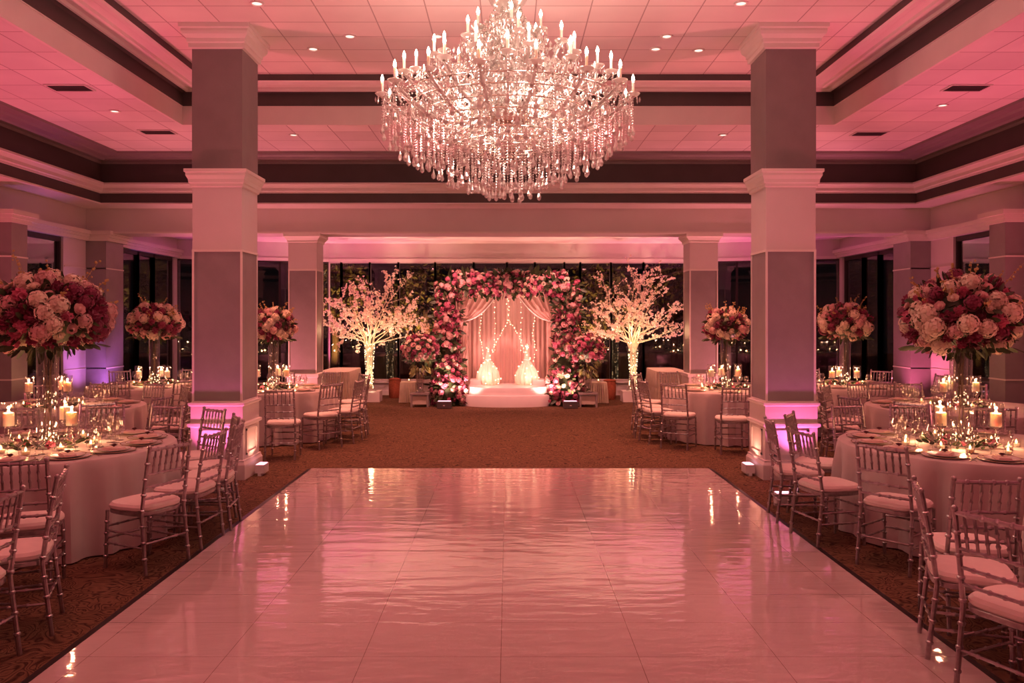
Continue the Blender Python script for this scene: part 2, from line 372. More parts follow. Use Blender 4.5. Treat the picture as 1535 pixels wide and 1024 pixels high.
# crown along the side walls and across the header, with returns round the piers
def crown_pts(pts, z0, h, out, nm):
    """Stepped crown following plan points; the room is on the left of the path."""
    mb = MB()
    for k, (o, za, zb) in enumerate(((out*.35, 0, .34), (out*.65, .34, .62), (out, .62, 1))):
        for i in range(len(pts)-1):
            p = Vector((*pts[i], 0)); q = Vector((*pts[i+1], 0)); d = (q-p); L = d.length
            M = Matrix.Translation(p)@Matrix.Rotation(math.atan2(d.y, d.x), 4, 'Z')
            mb.box(-o*.0, L, -.01, o, z0+h*za, z0+h*zb, M)
    return struct(nm, mb, white)
for s, k in ((-1, 11), (1, 12)):
    mb = MB()
    def run(x0, x1, y0, y1):
        xa, xb = sorted((s*x0, s*x1))
        mb.box(xa, xb, y0, y1, 3.28, 3.34); e = .03
        mb.box(xa-e, xb+e, y0-e, y1+e, 3.34, 3.39); e = .07
        mb.box(xa-e, xb+e, y0-e, y1+e, 3.39, 3.46)
    run(7.62, 7.72, YB, 14.6); run(7.26, 7.7, 11.7, 12.2); run(7.27, 7.7, 14.55, 15.28); run(7.62, 7.72, 15.25, 18.6)
    struct('trim_%d' % k, mb, white)
    # wall rails at panel joints
    mb = MB()
    for z in (2.77, .95):
        mb.box(*sorted((s*7.69, s*7.72)), 13.88, 14.6, z, z+.02)
        mb.box(*sorted((s*7.325, s*7.7)), 14.585, 15.255, z, z+.022)
        mb.box(*sorted((s*7.295, s*7.7)), 11.745, 12.165, z, z+.022)
    mb.box(*sorted((s*7.66, s*7.72)), YB, 15.25, 0, .16)
    struct('baseboard_'+('left' if s < 0 else 'right'), mb, white)
    pr = MB(); pr.box(*sorted((s*7.33, s*7.7)), 14.585, 15.24, 0, 3.43); struct('wall_pier_'+('left' if s < 0 else 'right'), pr, panel)
    pr = MB(); pr.box(*sorted((s*7.3, s*7.7)), 11.76, 12.15, 0, 3.43); struct('wall_pilaster_'+('left' if s < 0 else 'right'), pr, panel)
# header trim line
struct('trim_13', MB().box(-WX, WX, YH-.02, YH, 3.42, 3.45), white)
# windows: each bay a frame and a pane
WN = [0]
def window(p, q, z0, z1, fm, fw=.05, transom=None):
    WN[0] += 1; p = Vector((*p, 0)); q = Vector((*q, 0)); d = q-p; L = d.length
    r = thing('window_%d' % WN[0], kind='structure', loc=p, rz=math.atan2(d.y, d.x))
    f = MB(); h = fw/2
    f.box(-h, h, .02, .12, z0, z1).box(L-h, L+h, .02, .12, z0, z1).box(h, L-h, .02, .12, z0, z0+fw).box(h, L-h, .02, .12, z1-fw, z1)
    if transom: f.box(h, L-h, .03, .11, transom, transom+.05)
    f.build('window_frame', fm, r, False)
    MB().box(h, L-h, .06, .07, z0+fw, z1-fw).build('window_pane', pane_m, r, False)
def PX(x, Y): return (x-762)/FPX*Y
xs = [490, 511, 554, 597, 652, 710, 760, 802, 846, 870, 916, 965, 1026]
xs = [PX(x, YW) for x in xs]; xs[0] = -XB; xs[-1] = XB
for i in range(len(xs)-1): window((xs[i], YW), (xs[i+1], YW), ZS, ZT, metal_grey)
for i in (0, 2):
    p = Vector(PA[i]); q = Vector(PA[i+1])
    for k in range(3): window(p+(q-p)*k/3, p+(q-p)*(k+1)/3, ZS, ZT, metal_dark)
for s in (-1, 1):
    ys = [15.85, 16.75, 17.5, 18.45]
    for k in range(3):
        if s < 0: window((-WX-.02, ys[k]), (-WX-.02, ys[k+1]), ZS, ZT, metal_dark, .08)
        else: window((WX+.02, ys[k+1]), (WX+.02, ys[k]), ZS, ZT, metal_dark, .08)
    if s < 0: window((-WX-.02, 12.45), (-WX-.02, 13.85), ZS, ZT, metal_dark, .08, .85)
    else: window((WX+.02, 13.85), (WX+.02, 12.45), ZS, ZT, metal_dark, .08, .85)

# ------------------------------------------------------------------ columns
def square_loop(mb, prof):
    """Square lathe: (half width, z)."""
    vs = [];
    for r, z in prof: vs += [(-r, -r, z), (r, -r, z), (r, r, z), (-r, r, z)]
    N = len(prof)
    return mb.add(vs, [(4*i+k, 4*i+(k+1) % 4, 4*i+4+(k+1) % 4, 4*i+4+k) for i in range(N-1) for k in range(4)]+[(3, 2, 1, 0), tuple(4*(N-1)+k for k in range(4))])
def column(x, y, label):
    h = .29
    r = thing('column', label, None, (x, y, 0), kind='structure')
    square_loop(MB(), [(h+.045, 0), (h+.045, .17), (h+.03, .20), (h+.03, .22), (h+.012, .225), (h+.012, .60), (h+.04, .615), (h+.04, .645), (h+.012, .655), (h+.012, .845), (h+.035, .86), (h+.035, .885), (h, .89)]).build('pedestal', white, r, False)
    rp = MB()
    for k in range(4):
        M = Matrix.Rotation(k*PI/2, 4, 'Z'); Y = -(h+.012)
        for a in ((-.2, .2, .27, .295), (-.2, .2, .55, .57)): rp.box(a[0], a[1], Y-.014, Y+.005, a[2], a[3], M)
        for xx in (-.2, .175): rp.box(xx, xx+.025, Y-.014, Y+.005, .27, .57, M)
    rp.build('raised_panel_mould', white, r, False)
    square_loop(MB(), [(h-.012, .89), (h-.012, 2.65)]).build('grey_panel', panel, r, False)
    e = MB()
    for sx in (-1, 1):
        for sy in (-1, 1): e.box(*sorted((sx*(h-.022), sx*h)), *sorted((sy*(h-.022), sy*h)), .89, 2.65)
    for k in range(4):
        M = Matrix.Rotation(k*PI/2, 4, 'Z'); e.box(-h, h, -h-.003, -h+.014, 2.635, 2.66, M).box(-h, h, -h-.003, -h+.014, .885, .905, M)
    e.build('panel_edge_trim', white, r, False)
    square_loop(MB(), [(h-.004, 2.65), (h-.004, 3.4)]).build('upper_band', wallp, r, False)
    square_loop(MB(), [(h, 3.38), (h+.015, 3.39), (h+.015, 3.42), (h+.03, 3.43), (h+.035, 3.47), (h+.055, 3.51), (h+.055, 3.54), (h+.07, 3.55), (h+.07, 3.585), (h, 3.59)]).build('waist_crown', white, r, False)
    square_loop(MB(), [(h, 3.585), (h, 5.02)]).build('upper_shaft', taupe, r, False)
    square_loop(MB(), [(h, 4.98), (h+.03, 4.99), (h+.03, 5.04), (h+.045, 5.05), (h+.05, 5.09), (h+.085, 5.13), (h+.095, 5.16), (h+.095, 5.19), (h+.115, 5.20), (h+.115, 5.25), (h, 5.26)]).build('capital', white, r, False)
column(-3.37, 9.55, 'square white and grey column left of the dance floor, lit magenta at its base')
column(3.27, 9.55, 'square white and grey column right of the dance floor, lit magenta at its base')
def rear_column(x, y, label):
    h = .26; r = thing('column', label, None, (x, y, 0), kind='structure')
    square_loop(MB(), [(h+.05, 0), (h+.05, .2), (h+.02, .23), (h+.02, .78), (h+.04, .80), (h+.04, .85), (h, .86)]).build('pedestal', white, r, False)
    square_loop(MB(), [(h-.01, .85), (h-.01, 2.75)]).build('grey_panel', panel, r, False)
    e = MB()
    for sx in (-1, 1):
        for sy in (-1, 1): e.box(*sorted((sx*(h-.02), sx*h)), *sorted((sy*(h-.02), sy*h)), .85, 2.77)
    for k in range(4): e.box(-h, h, -h-.003, -h+.014, 2.745, 2.775, Matrix.Rotation(k*PI/2, 4, 'Z'))
    e.build('panel_edge_trim', white, r, False)
    square_loop(MB(), [(h, 2.76), (h, 3.3)]).build('upper_band', wallp, r, False)
    square_loop(MB(), [(h, 3.26), (h+.02, 3.27), (h+.02, 3.30), (h+.05, 3.34), (h+.075, 3.37), (h+.075, 3.42), (h, 3.422)]).build('capital', white, r, False)
rear_column(-3.77, 14.92, 'grey panelled column by the windows, beside the left blossom tree')
rear_column(3.58, 14.92, 'grey panelled column by the windows, beside the right blossom tree')

# ceiling fittings
dl = thing('downlight'); MB().shell([(.075, 0), (.075, -.012), (.055, -.012), (.05, .0)], 20).build('trim_ring', white, dl); MB().lathe([(.05, -.002), (.0001, -.003)], 16).build('lens', lens_w, dl)
DL = Proto(dl)
def downs(lst, z, nm, key, word):
    for k, (x, y) in enumerate(sorted(lst, key=key)): DL.put((x, y, z-.001), 0, 'round recessed downlight in the %s, %s from the %s' % (nm, ORD[k], word), 'downlight', 'recessed downlights')
downs([p for p in DOWN_RING if p[0] < 0], 4.69, 'left tiled ceiling', lambda p: -p[1], 'back'); downs([p for p in DOWN_RING if p[0] > 0], 4.69, 'right tiled ceiling', lambda p: -p[1], 'back')
downs(DOWN_FAR, 4.69, 'far strip of tiled ceiling', lambda p: p[0], 'left'); downs(ALCOVE_FILL, 3.71, 'low alcove ceiling (added fill)', lambda p: p[0], 'left')
downs([p for p in DOWN_COFFER if p[1] > 8], 5.25, 'raised centre ceiling', lambda p: p[0], 'left'); downs([p for p in DOWN_COFFER if p[1] < 8], 5.25, 'near half of raised ceiling', lambda p: p[0], 'left')
vt = thing('ceiling_vent'); fr = MB(); fr.box(-.25, .25, -.14, -.12, -.015, 0).box(-.25, .25, .12, .14, -.015, 0).box(-.25, -.23, -.12, .12, -.015, 0).box(.23, .25, -.12, .12, -.015, 0); fr.build('vent_frame', white, vt, False)
sl = MB()
for k in range(7): sl.box(-.23, .23, -.1+k*.033, -.09+k*.033, -.014, -.002, )
sl.build('vent_louvre', dark, vt, False); MB().box(-.23, .23, -.12, .12, -.004, -.001).build('vent_recess', black, vt, False)
VT = Proto(vt)
for x, y, lab in ((-5.36, 9.79, 'rectangular air vent in left tiled ceiling, nearer of two'), (-5.3, 12.1, 'rectangular air vent in left tiled ceiling, farther of two'),
                  (5.6, 9.79, 'rectangular air vent in right tiled ceiling, nearer of two'), (5.5, 12.2, 'rectangular air vent in right tiled ceiling, farther of two')):
    VT.put((x, y, 4.689), 0, lab, 'air vent', 'ceiling air vents')

# ------------------------------------------------------------------ dance floor
df = thing('dance_floor', 'glossy white panelled dance floor with black edging in the middle of the room', 'dance floor', (0, 0, 0))
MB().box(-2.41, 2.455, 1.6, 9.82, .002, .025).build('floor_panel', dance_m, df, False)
ed = MB()
def ramp(p0, p1, p2, p3): ed.add([(*p0, .001), (*p1, .001), (*p2, .026), (*p3, .026)], [(0, 1, 2, 3)])
a0, a1, b0, b1, e_ = -2.41, 2.455, 1.6, 9.82, .075
ramp((a0-e_, b0), (a0-e_, b1+e_), (a0, b1), (a0, b0)); ramp((a0-e_, b1+e_), (a1+e_, b1+e_), (a1, b1), (a0, b1)); ramp((a1+e_, b1+e_), (a1+e_, b0), (a1, b0), (a1, b1))
ed.build('black_edging', black, df, False)

# ------------------------------------------------------------------ chandelier
def chandelier():
    r = thing('chandelier', 'huge tiered crystal chandelier with lit candle bulbs hanging from the raised ceiling', 'chandelier', (CH.x, CH.y, 0))
    # stem: glass baluster with bowls
    MB().lathe([(.001, 3.60), (.03, 3.62), (.05, 3.68), (.02, 3.74), (.05, 3.80), (.03, 3.95), (.09, 4.0), (.10, 4.08), (.04, 4.2), (.03, 4.3), (.08, 4.36), (.10, 4.44), (.06, 4.52), (.03, 4.6), (.06, 4.66), (.03, 4.72), (.015, 4.8), (.012, 5.2)], 20).build('stem', crystal_arm, r)
    MB().lathe([(.015, 5.12), (.10, 5.16), (.12, 5.22), (.12, 5.25)], 20).build('ceiling_rose', chrome, r)
    MB().lathe([(.05, 3.60), (.16, 3.615), (.22, 3.66), (.24, 3.72), (.235, 3.73), (.05, 3.70)], 28).build('receiver_bowl', chrome, r)
    MB().lathe([(.03, 4.18), (.13, 4.2), (.17, 4.25), (.16, 4.26), (.03, 4.23)], 24).build('receiver_bowl', chrome, r)
    MB().shell([(.04, 4.60), (.10, 4.63), (.16, 4.70), (.18, 4.74)], 24).build('crown_bowl', crystal_arm, r)
    cz = MB()
    for k in range(14):
        a = 2*PI*k/14
        cz.tube([(.10*math.cos(a), .10*math.sin(a), 4.70), (.17*math.cos(a), .17*math.sin(a), 4.80), (.15*math.cos(a), .15*math.sin(a), 4.90)], [.008, .012, .003], 5)
    cz.build('crown_leaf', crystal_arm, r)
    def arm_meshes(R, zc, zroot, dip):
        am = MB(); r0 = .1; P = []
        for i in range(15):
            t = i/14; x = r0+(R-r0)*t
            z = zroot*(1-t)**2+2*t*(1-t)*(dip*1.0)+t*t*zc*1.0
            z -= .10*math.sin(PI*t)*(1-t*.3)
            P.append((x, 0, z))
        P[-1] = (R, 0, zc)
        am.tube(P, [.015]*13+[.012, .012], 7)
        for i in range(2, 15, 2): am.ball(P[i], .021, 7, 5)
        # leaf sprays and hanging prisms along the arm
        le = MB()
        for i in range(2, 14, 2):
            p = Vector(P[i]); sd = 1 if i % 4 else -1
            le.tube([p, p+Vector((.03, sd*.04, .05)), p+Vector((.07, sd*.05, .075)), p+Vector((.10, sd*.045, .05))], [.004, .014, .011, .002], 5)
            le.tube([p, p+Vector((.01, -sd*.03, -.02)), p+Vector((0, -sd*.05, -.07))], [.004, .009, .002], 5)
            le.octa((p.x, p.y, p.z-.06), .012, .035)
        pan = MB().lathe([(.012, -.01), (.045, .0), (.062, .018), (.06, .024), (.02, .012), (.018, .03)], 14, (R, 0, zc))
        for k in range(7):
            a = 2*PI*k/7; pan.octa((R+.058*math.cos(a), .058*math.sin(a), zc-.035), .009, .028)
        tube = MB().lathe([(.012, .03), (.012, .125), (.001, .127)], 9, (R, 0, zc))
        bulb = MB().lathe([(.006, .127), (.0145, .142), (.012, .160), (.004, .182), (.0005, .19)], 9, (R, 0, zc))
        return (am.build('arm', crystal_arm, None, True, True), le.build('glass_leaf', crystal, None, True, True), pan.build('drip_pan', crystal, None, True, True),
                tube.build('candle_tube', candle_m, None, True, True), bulb.build('flame_bulb', bulb_m, None, True, True))
    tiers = [(6, .32, 4.40, 4.36, 4.15, .06), (8, .57, 4.225, 4.20, 3.92, .02), (12, .82, 4.035, 4.05, 3.70, .04), (12, 1.0, 3.91, 3.95, 3.58, .0), (16, 1.115, 3.80, 3.80, 3.46, .05)]
    garl = MB(); fill = MB()
    for n_, R, zc, zr, dip, ph in tiers:
        me = arm_meshes(R, zc, zr, dip)
        for k in range(n_):
            a = 2*PI*(k+ph*10)/n_
            A = link('arm', me[0], r); A.rotation_euler = (0, 0, a)
            for nm, q in zip(('glass_leaf', 'drip_pan', 'candle_tube', 'flame_bulb'), me[1:]): link(nm, q, A)
            # bead swag to the next cup and up to the stem
            a2 = 2*PI*(k+1+ph*10)/n_
            p = Vector((R*math.cos(a), R*math.sin(a), zc)); q = Vector((R*math.cos(a2), R*math.sin(a2), zc)); u = Vector((.09*math.cos(a), .09*math.sin(a), zc+.38))
            for (s_, e2, sag, nb) in ((p, q, .10, int(9+R*4)), (p, u, .16, int(10+R*16))):
                for j in range(1, nb):
                    t = j/nb; c = s_.lerp(e2, t)-Vector((0, 0, sag*4*t*(1-t))); garl.octa(c, .0105, .0125)
    garl.build('bead_garland', crystal, r, False)['kind'] = 'stuff'
    # small faceted prisms filling the body of the chandelier
    rnd = random.Random(3)
    for k in range(1500):
        t = rnd.random()
        zz = 3.55+1.05*t; Rm = (1.05*(1-t)**.9+.10) if t > .05 else .9
        rad = Rm*math.sqrt(rnd.random())*.97; a = rnd.random()*2*PI
        fill.octa((rad*math.cos(a), rad*math.sin(a), zz), rnd.uniform(.008, .015), rnd.uniform(.015, .034))
    for k in range(420):
        zz = 4.25+.5*rnd.random(); rad = (.05+.26*(4.78-zz)/.5)*math.sqrt(rnd.random()); a = rnd.random()*2*PI
        fill.octa((rad*math.cos(a), rad*math.sin(a), zz), rnd.uniform(.008, .014), rnd.uniform(.015, .03))
    fill.build('small_prism', crystal, r, False)['kind'] = 'stuff'
    # frame rings that carry the hanging pendants
    rings = [(1.115, 3.80, 11), (1.02, 3.77, 13), (.92, 3.71, 13), (.82, 3.64, 13), (.72, 3.57, 13), (.62, 3.52, 13), (.52, 3.47, 12), (.42, 3.42, 12), (.32, 3.37, 12), (.22, 3.32, 11), (.13, 3.29, 11), (.04, 3.26, 10)]
    rg_ = MB()
    for R, z, L in rings[1:]:
        rg_.tube([(R*math.cos(2*PI*k/48), R*math.sin(2*PI*k/48), z) for k in range(49)], .006, 5, False)
    rg_.build('ring_frame', chrome, r)
    cand = []
    for i, (R, z, L) in enumerate(rings):
        n_ = 16*2 if i == 0 else max(4, int(R*44))
        for k in range(n_):
            a = 2*PI*(k+.5*(i % 2))/n_; cand.append((R*math.cos(a), R*math.sin(a), z, L, rnd.uniform(-.05, .05)))
    def strand(nb):
        mb = MB()
        for j in range(nb): mb.octa((0, 0, -.012-j*.024), .0095, .011)
        z0 = -nb*.024
        mb.tube([(0, 0, z0-.0), (0, 0, z0-.03), (0, 0, z0-.062), (0, 0, z0-.082), (0, 0, z0-.094)], [.003, .010, .022, .018, .002], 6)
        return mb
    stm = {L: strand(L) for L in (10, 11, 12, 13)}
    stmesh = {L: s_.build('crystal_pendant', crystal, None, False, True) for L, s_ in stm.items()}
    cand.sort(key=lambda c: (c[1]+.0*abs(c[0])))
    for c in cand[:100]:
        o = link('crystal_pendant', stmesh[c[3]], r); o.location = (c[0], c[1], c[2]+c[4])
    rest = MB()
    for c in cand[100:]:
        g = stm[c[3]]; rest.add([(x+c[0], y+c[1], z+c[2]+c[4]) for x, y, z in g.v], g.f)
    o = rest.build('crystal_pendant', crystal, r, False); o['kind'] = 'stuff'
chandelier()

# ------------------------------------------------------------------ chairs
def bamboo(mb, pts, r, n=7, knots=5):
    P = []; R = []; pts = [Vector(p) for p in pts]
    seg = [(pts[i+1]-pts[i]).length for i in range(len(pts)-1)]; T = sum(seg)
    def at(s):
        for i, L in enumerate(seg):
            if s <= L or i == len(seg)-1: return pts[i].lerp(pts[i+1], min(1, s/L))
            s -= L
    st = {0: 1, T: 1}
    for k in range(1, knots+1):
        c = T*k/(knots+1)
        for d, q in ((-.011, 1), (-.005, 1.45), (.005, 1.45), (.011, 1)): st[c+d] = q
    acc = 0
    for L in seg[:-1]: acc += L; st.setdefault(acc, 1)
    for s in sorted(st): P.append(at(s)); R.append(r*st[s])
    mb.tube(P, R, n); return mb
def make_chair():
    r = thing('ballroom_chair')
    cu = MB(); N = 28; prof = [(.0, 0), (.95, 0), (1, .012), (1, .03), (.93, .048), (.6, .056), (.001, .058)]
    def ro(t, k):      # rounded square
        a = 2*PI*k/N; c, s = math.cos(a), math.sin(a); q = (abs(c)**4+abs(s)**4)**-.25
        return (c*q*.205*t, s*q*.205*t)
    vs = [];
    for t, z in prof:
        for k in range(N): x, y = ro(max(t, .001), k); vs.append((x*(1+.06*(y > 0)*1), y, .447+z))
    cu.add(vs, [(i*N+k, i*N+(k+1) % N, (i+1)*N+(k+1) % N, (i+1)*N+k) for i in range(len(prof)-1) for k in range(N)])
    cu.build('seat_cushion', cushion_m, r)
    sf = MB(); vs = []
    for t, z in ((.98, .415), (1.0, .42), (1.0, .442), (.97, .447)):
        for k in range(N): x, y = ro(t, k); vs.append((x, y, z))
    sf.add(vs, [(i*N+k, i*N+(k+1) % N, (i+1)*N+(k+1) % N, (i+1)*N+k) for i in range(3) for k in range(N)]+[tuple(range(N-1, -1, -1)), tuple(3*N+k for k in range(N))])
    sf.build('seat_frame', silver, r)
    def bp(s, z):      # back post line
        if z < .43: t = z/.43; return Vector((s*(.195-.005*t), -.235+.05*t, z))
        t = (z-.43)/.49; return Vector((s*(.19-.008*t), -.185-.055*t-.02*t*t, z))
    for s in (-1, 1):
        mb = MB(); bamboo(mb, [bp(s, z) for z in (0, .22, .43, .6, .76, .92)], .0135, 8, 7); mb.ball(bp(s, .925), .017, 8, 5); mb.build('back_post', silver, r)
        mb = MB(); bamboo(mb, [(s*.19, .20, 0), (s*.185, .185, .43)], .013, 8, 4); mb.build('leg', silver, r)
    def rail(z, nm, rad=.0095, kn=4):
        mb = MB(); bamboo(mb, [bp(-1, z), bp(-.5, z)+Vector((0, -.008, 0)), bp(.5, z)+Vector((0, -.008, 0)), bp(1, z)], rad, 7, kn); mb.build(nm, silver, r)
    rail(.905, 'top_rail', .012); rail(.725, 'crossbar'); rail(.63, 'crossbar'); rail(.545, 'crossbar')
    for k in range(6):
        u = -1+2*(k+1)/7; mb = MB(); bamboo(mb, [bp(u, .725)+Vector((0, -.006, 0)), bp(u, .905)+Vector((0, -.006, 0))], .0075, 6, 2); mb.build('spindle', silver, r)
    def fl(s, z): t = z/.43; return Vector((s*(.19-.005*t), .20-.015*t, z))
    for s in (-1, 1):
        for z in (.19, .28): mb = MB(); bamboo(mb, [fl(s, z), bp(s, z)], .008, 6, 3); mb.build('stretcher', silver, r)
    for z in (.22, .31): mb = MB(); bamboo(mb, [fl(-1, z), fl(1, z)], .008, 6, 3); mb.build('stretcher', silver, r)
    mb = MB(); bamboo(mb, [bp(-1, .22), bp(1, .22)], .008, 6, 3); mb.build('stretcher', silver, r)
    return r
CHAIR = Proto(make_chair())
def chair(x, y, dx, dy, label, group):
    return CHAIR.put((x, y, 0), math.atan2(-dx, dy), label, 'chair', group)

# ------------------------------------------------------------------ tables and tableware
def make_cloth(R, seed):
    rnd = random.Random(seed); N = 160; H = .76
    p1, p2, p3 = (rnd.uniform(0, 6.28) for _ in range(3)); nf = rnd.choice((21, 23, 25))
    def wave(a):
        q = math.sin(nf*a+1.3*math.sin(3*a+p1)+.8*math.sin(7*a+p3)); return q*(.62+.38*math.sin(5*a+p2))+.12*math.sin(2*nf*a+p1)
    rings = [(R*.3, H, 0), (R*.7, H, 0), (R*.97, H, 0), (R*.992, H-.004, 0), (R, H-.018, .004), (R+.002, H-.08, .018), (R+.006, H-.2, .038), (R+.014, H-.4, .055), (R+.022, H-.58, .062), (R+.03, .012, .068)]
    mb = MB(); vs = [(0, 0, H)]
    for rad, z, am in rings:
        for k in range(N): a = 2*PI*k/N; q = rad+am*wave(a); vs.append((q*math.cos(a), q*math.sin(a), z))
    fs = [(0, 1+k, 1+(k+1) % N) for k in range(N)]
    fs += [(1+i*N+k, 1+(i+1)*N+k, 1+(i+1)*N+(k+1) % N, 1+i*N+(k+1) % N) for i in range(len(rings)-1) for k in range(N)]
    return mb.add(vs, fs)
TZ = .7605
def proto_mesh(name, *parts):
    r = thing(name)
    for nm, mb, m in parts: mb.build(nm, m, r)
    return Proto(r)
CHARGER = proto_mesh('charger_plate', ('plate_body', MB().lathe([(.001, 0), (.11, 0), (.165, .010), (.17, .014), (.155, .013), (.11, .006), (.001, .006)], 36), china), ('gilt_rim', MB().shell([(.1655, .0115), (.171, .0145), (.172, .0165), (.165, .0155)], 36), gold))
PLATE = proto_mesh('dinner_plate', ('plate_body', MB().lathe([(.001, 0), (.075, 0), (.125, .014), (.13, .018), (.12, .017), (.08, .006), (.001, .006)], 32), china), ('gilt_rim', MB().shell([(.126, .0155), (.1305, .0185), (.131, .0195), (.126, .0185)], 32), gold))
nk = MB()
for i in range(3): nk.box(-.05+.004*i, .05-.004*i, -.085+.003*i, .085-.003*i, i*.006, i*.006+.0055)
NAPKIN = proto_mesh('folded_napkin', ('napkin_fold', nk, napkin_m))
def stem_prof(hb, bowl): return [(.001, 0), (.034, 0), (.036, .003), (.01, .007), (.0045, .015), (.004, hb-.008)]+bowl
BIGG = proto_mesh('wine_glass', ('foot_stem', MB().lathe(stem_prof(.085, [(.008, .087)]), 14), glass), ('bowl', MB().shell([(.004, .085), (.022, .09), (.043, .108), (.052, .135), (.050, .165), (.043, .19), (.038, .21)], 18), glass))
SMALLG = proto_mesh('water_goblet', ('foot_stem', MB().lathe(stem_prof(.08, [(.008, .082)]), 14), glass), ('bowl', MB().shell([(.004, .08), (.02, .086), (.034, .105), (.038, .13), (.036, .155), (.033, .175)], 16), glass))
FLUTE = proto_mesh('champagne_flute', ('foot_stem', MB().lathe(stem_prof(.09, [(.006, .092)]), 12), glass), ('bowl', MB().shell([(.004, .09), (.016, .105), (.024, .15), (.025, .19), (.022, .225)], 14), glass))
fk = MB().box(-.004, .004, -.09, .02, 0, .003); fk.box(-.011, .011, .02, .035, 0, .003)
for k in range(4): fk.box(-.011+k*.0063, -.008+k*.0063, .035, .09, 0, .003)
FORK = proto_mesh('dinner_fork', ('fork_body', fk, steel))
KNIFE = proto_mesh('dinner_knife', ('knife_body', MB().box(-.005, .005, -.1, .0, 0, .005).box(-.008, .007, 0, .095, .001, .003), steel))
fl_ = [(.004, 0), (.0095, .009), (.007, .018), (.0022, .028), (.0004, .033)]
def votive_proto():
    r = thing('votive_candle')
    MB().shell([(.024, .001), (.031, .003), (.036, .03), (.037, .068)], 16).build('glass_cup', vase_g, r)
    MB().lathe([(.001, .004), (.028, .004), (.030, .03), (.001, .03)], 14).build('wax', candle_m, r)
    MB().lathe(fl_, 8, (0, 0, .032)).build('flame', flame_m, r); return r
VOTIVE = Proto(votive_proto())
def stand_proto(H):
    r = thing('candle_stand')
    MB().lathe([(.001, 0), (.05, 0), (.052, .006), (.012, .014), (.008, .03), (.015, .05), (.007, .07), (.007, H-.03), (.02, H-.015), (.055, H-.006), (.055, H)], 18).build('glass_stem', vase_g, r)
    MB().shell([(.054, H), (.058, H+.004), (.060, H+.20)], 20).build('hurricane_shade', vase_g, r)
    c = MB().lathe([(.001, H+.002), (.042, H+.002), (.043, H+.108), (.036, H+.114), (.01, H+.108), (.001, H+.108)], 20).build('pillar_candle', candle_m, r)
    MB().lathe([(a*1.15, z*1.2) for a, z in fl_], 9, (0, 0, H+.112)).build('flame', flame_m, c); return r
STAND = Proto(stand_proto(.19)); STAND_L = Proto(stand_proto(.12))
# ---- flowers
def petal_geo(w_, L, cup, nx=3, ny=4):
    vs = []; fs = []
    for j in range(ny):
        t = j/(ny-1); ww = w_*math.sin(PI*min(.98, .12+t*.80))
        for i in range(nx):
            u = -1+2*i/(nx-1); vs.append((u*ww, L*t, cup*(t*t)-abs(u)*-.18*ww))
    for j in range(ny-1):
        for i in range(nx-1): fs.append((j*nx+i, j*nx+i+1, (j+1)*nx+i+1, (j+1)*nx+i))
    return np.array(vs), fs
def fib(n, i): z = 1-2*(i+.5)/n; a = i*2.399963; q = math.sqrt(max(0, 1-z*z)); return Vector((q*math.cos(a), q*math.sin(a), z))
def hydrangea(nfl, seed, ps=.30):
    """Head of radius 1 facing +Z: many small four-petal florets."""
    rnd = random.Random(seed); mb = MB(); mb.ball((0, 0, 0), .70, 12, 8)
    for i in range(nfl):
        d = fib(nfl, i); d = (d+Vector((rnd.uniform(-.1, .1), rnd.uniform(-.1, .1), rnd.uniform(-.1, .1)))).normalized()
        if d.z < -.75: continue
        M = Matrix.Translation(d*rnd.uniform(.82, 1.06))@d.to_track_quat('Z', 'Y').to_matrix().to_4x4()@Matrix.Rotation(rnd.random()*6, 4, 'Z')
        for k in range(4):
            a = k*PI/2; c, s = math.cos(a), math.sin(a)
            P = [Vector((0, 0, 0)), Vector((c*.5-s*.42, s*.5+c*.42, .22))*ps, Vector((c*1.0, s*1.0, .12))*ps, Vector((c*.5+s*.42, s*.5-c*.42, .22))*ps]
            mb.add([M@p for p in P], [(0, 3, 2, 1)])
    return mb
def rose(seed):
    """Rose of radius 1 opening towards +Z."""
    rnd = random.Random(seed); mb = MB(); mb.ball((0, 0, .15), .42, 9, 6, (1, 1, 1.1))
    for ring, (n_, rad, tilt, L, w_) in enumerate(((4, .18, 72, .62, .42), (5, .30, 55, .72, .48), (6, .40, 35, .74, .50), (7, .44, 12, .74, .52))):
        for k in range(n_):
            a = 2*PI*(k+.5*(ring % 2))/n_+rnd.uniform(-.15, .15); g = petal_geo(w_, L, .22*L if ring > 1 else -.25*L)
            M = Matrix.Rotation(a, 4, 'Z')@Matrix.Translation((0, rad*.6, -.1+.0*ring))@Matrix.Rotation(math.radians(tilt+rnd.uniform(-6, 6)), 4, 'X'); mb.raw(g, M)
    return mb
def fluffy(seed, n_=42):
    rnd = random.Random(seed); mb = MB(); mb.ball((0, 0, 0), .6, 9, 6); g = petal_geo(.34, .62, .05, 3, 3)
    for i in range(n_):
        d = fib(n_, i)
        if d.z < -.7: continue
        M = Matrix.Translation(d*.45)@d.to_track_quat('Y', 'Z').to_matrix().to_4x4()@Matrix.Rotation(rnd.random()*6, 4, 'Y')@Matrix.Rotation(rnd.uniform(-.5, .5), 4, 'X'); mb.raw(g, M)
    return mb
GEO = {'hydrangea_head': hydrangea(120, 1, .235), 'rose': rose(2), 'carnation': fluffy(3)}
GEO_LOW = {'hydrangea_head': hydrangea(56, 4, .34), 'rose': rose(5), 'carnation': fluffy(6, 26)}
BM = {}
def bloom_mesh(kind, col, low=False):
    k = (kind, col, low)
    if k not in BM: BM[k] = (GEO_LOW if low else GEO)[kind].build(kind, PETM[col], None, True, True)
    return BM[k]
def leaf_geo(): return petal_geo(.22, 1, .12, 3, 4)
LG = leaf_geo()
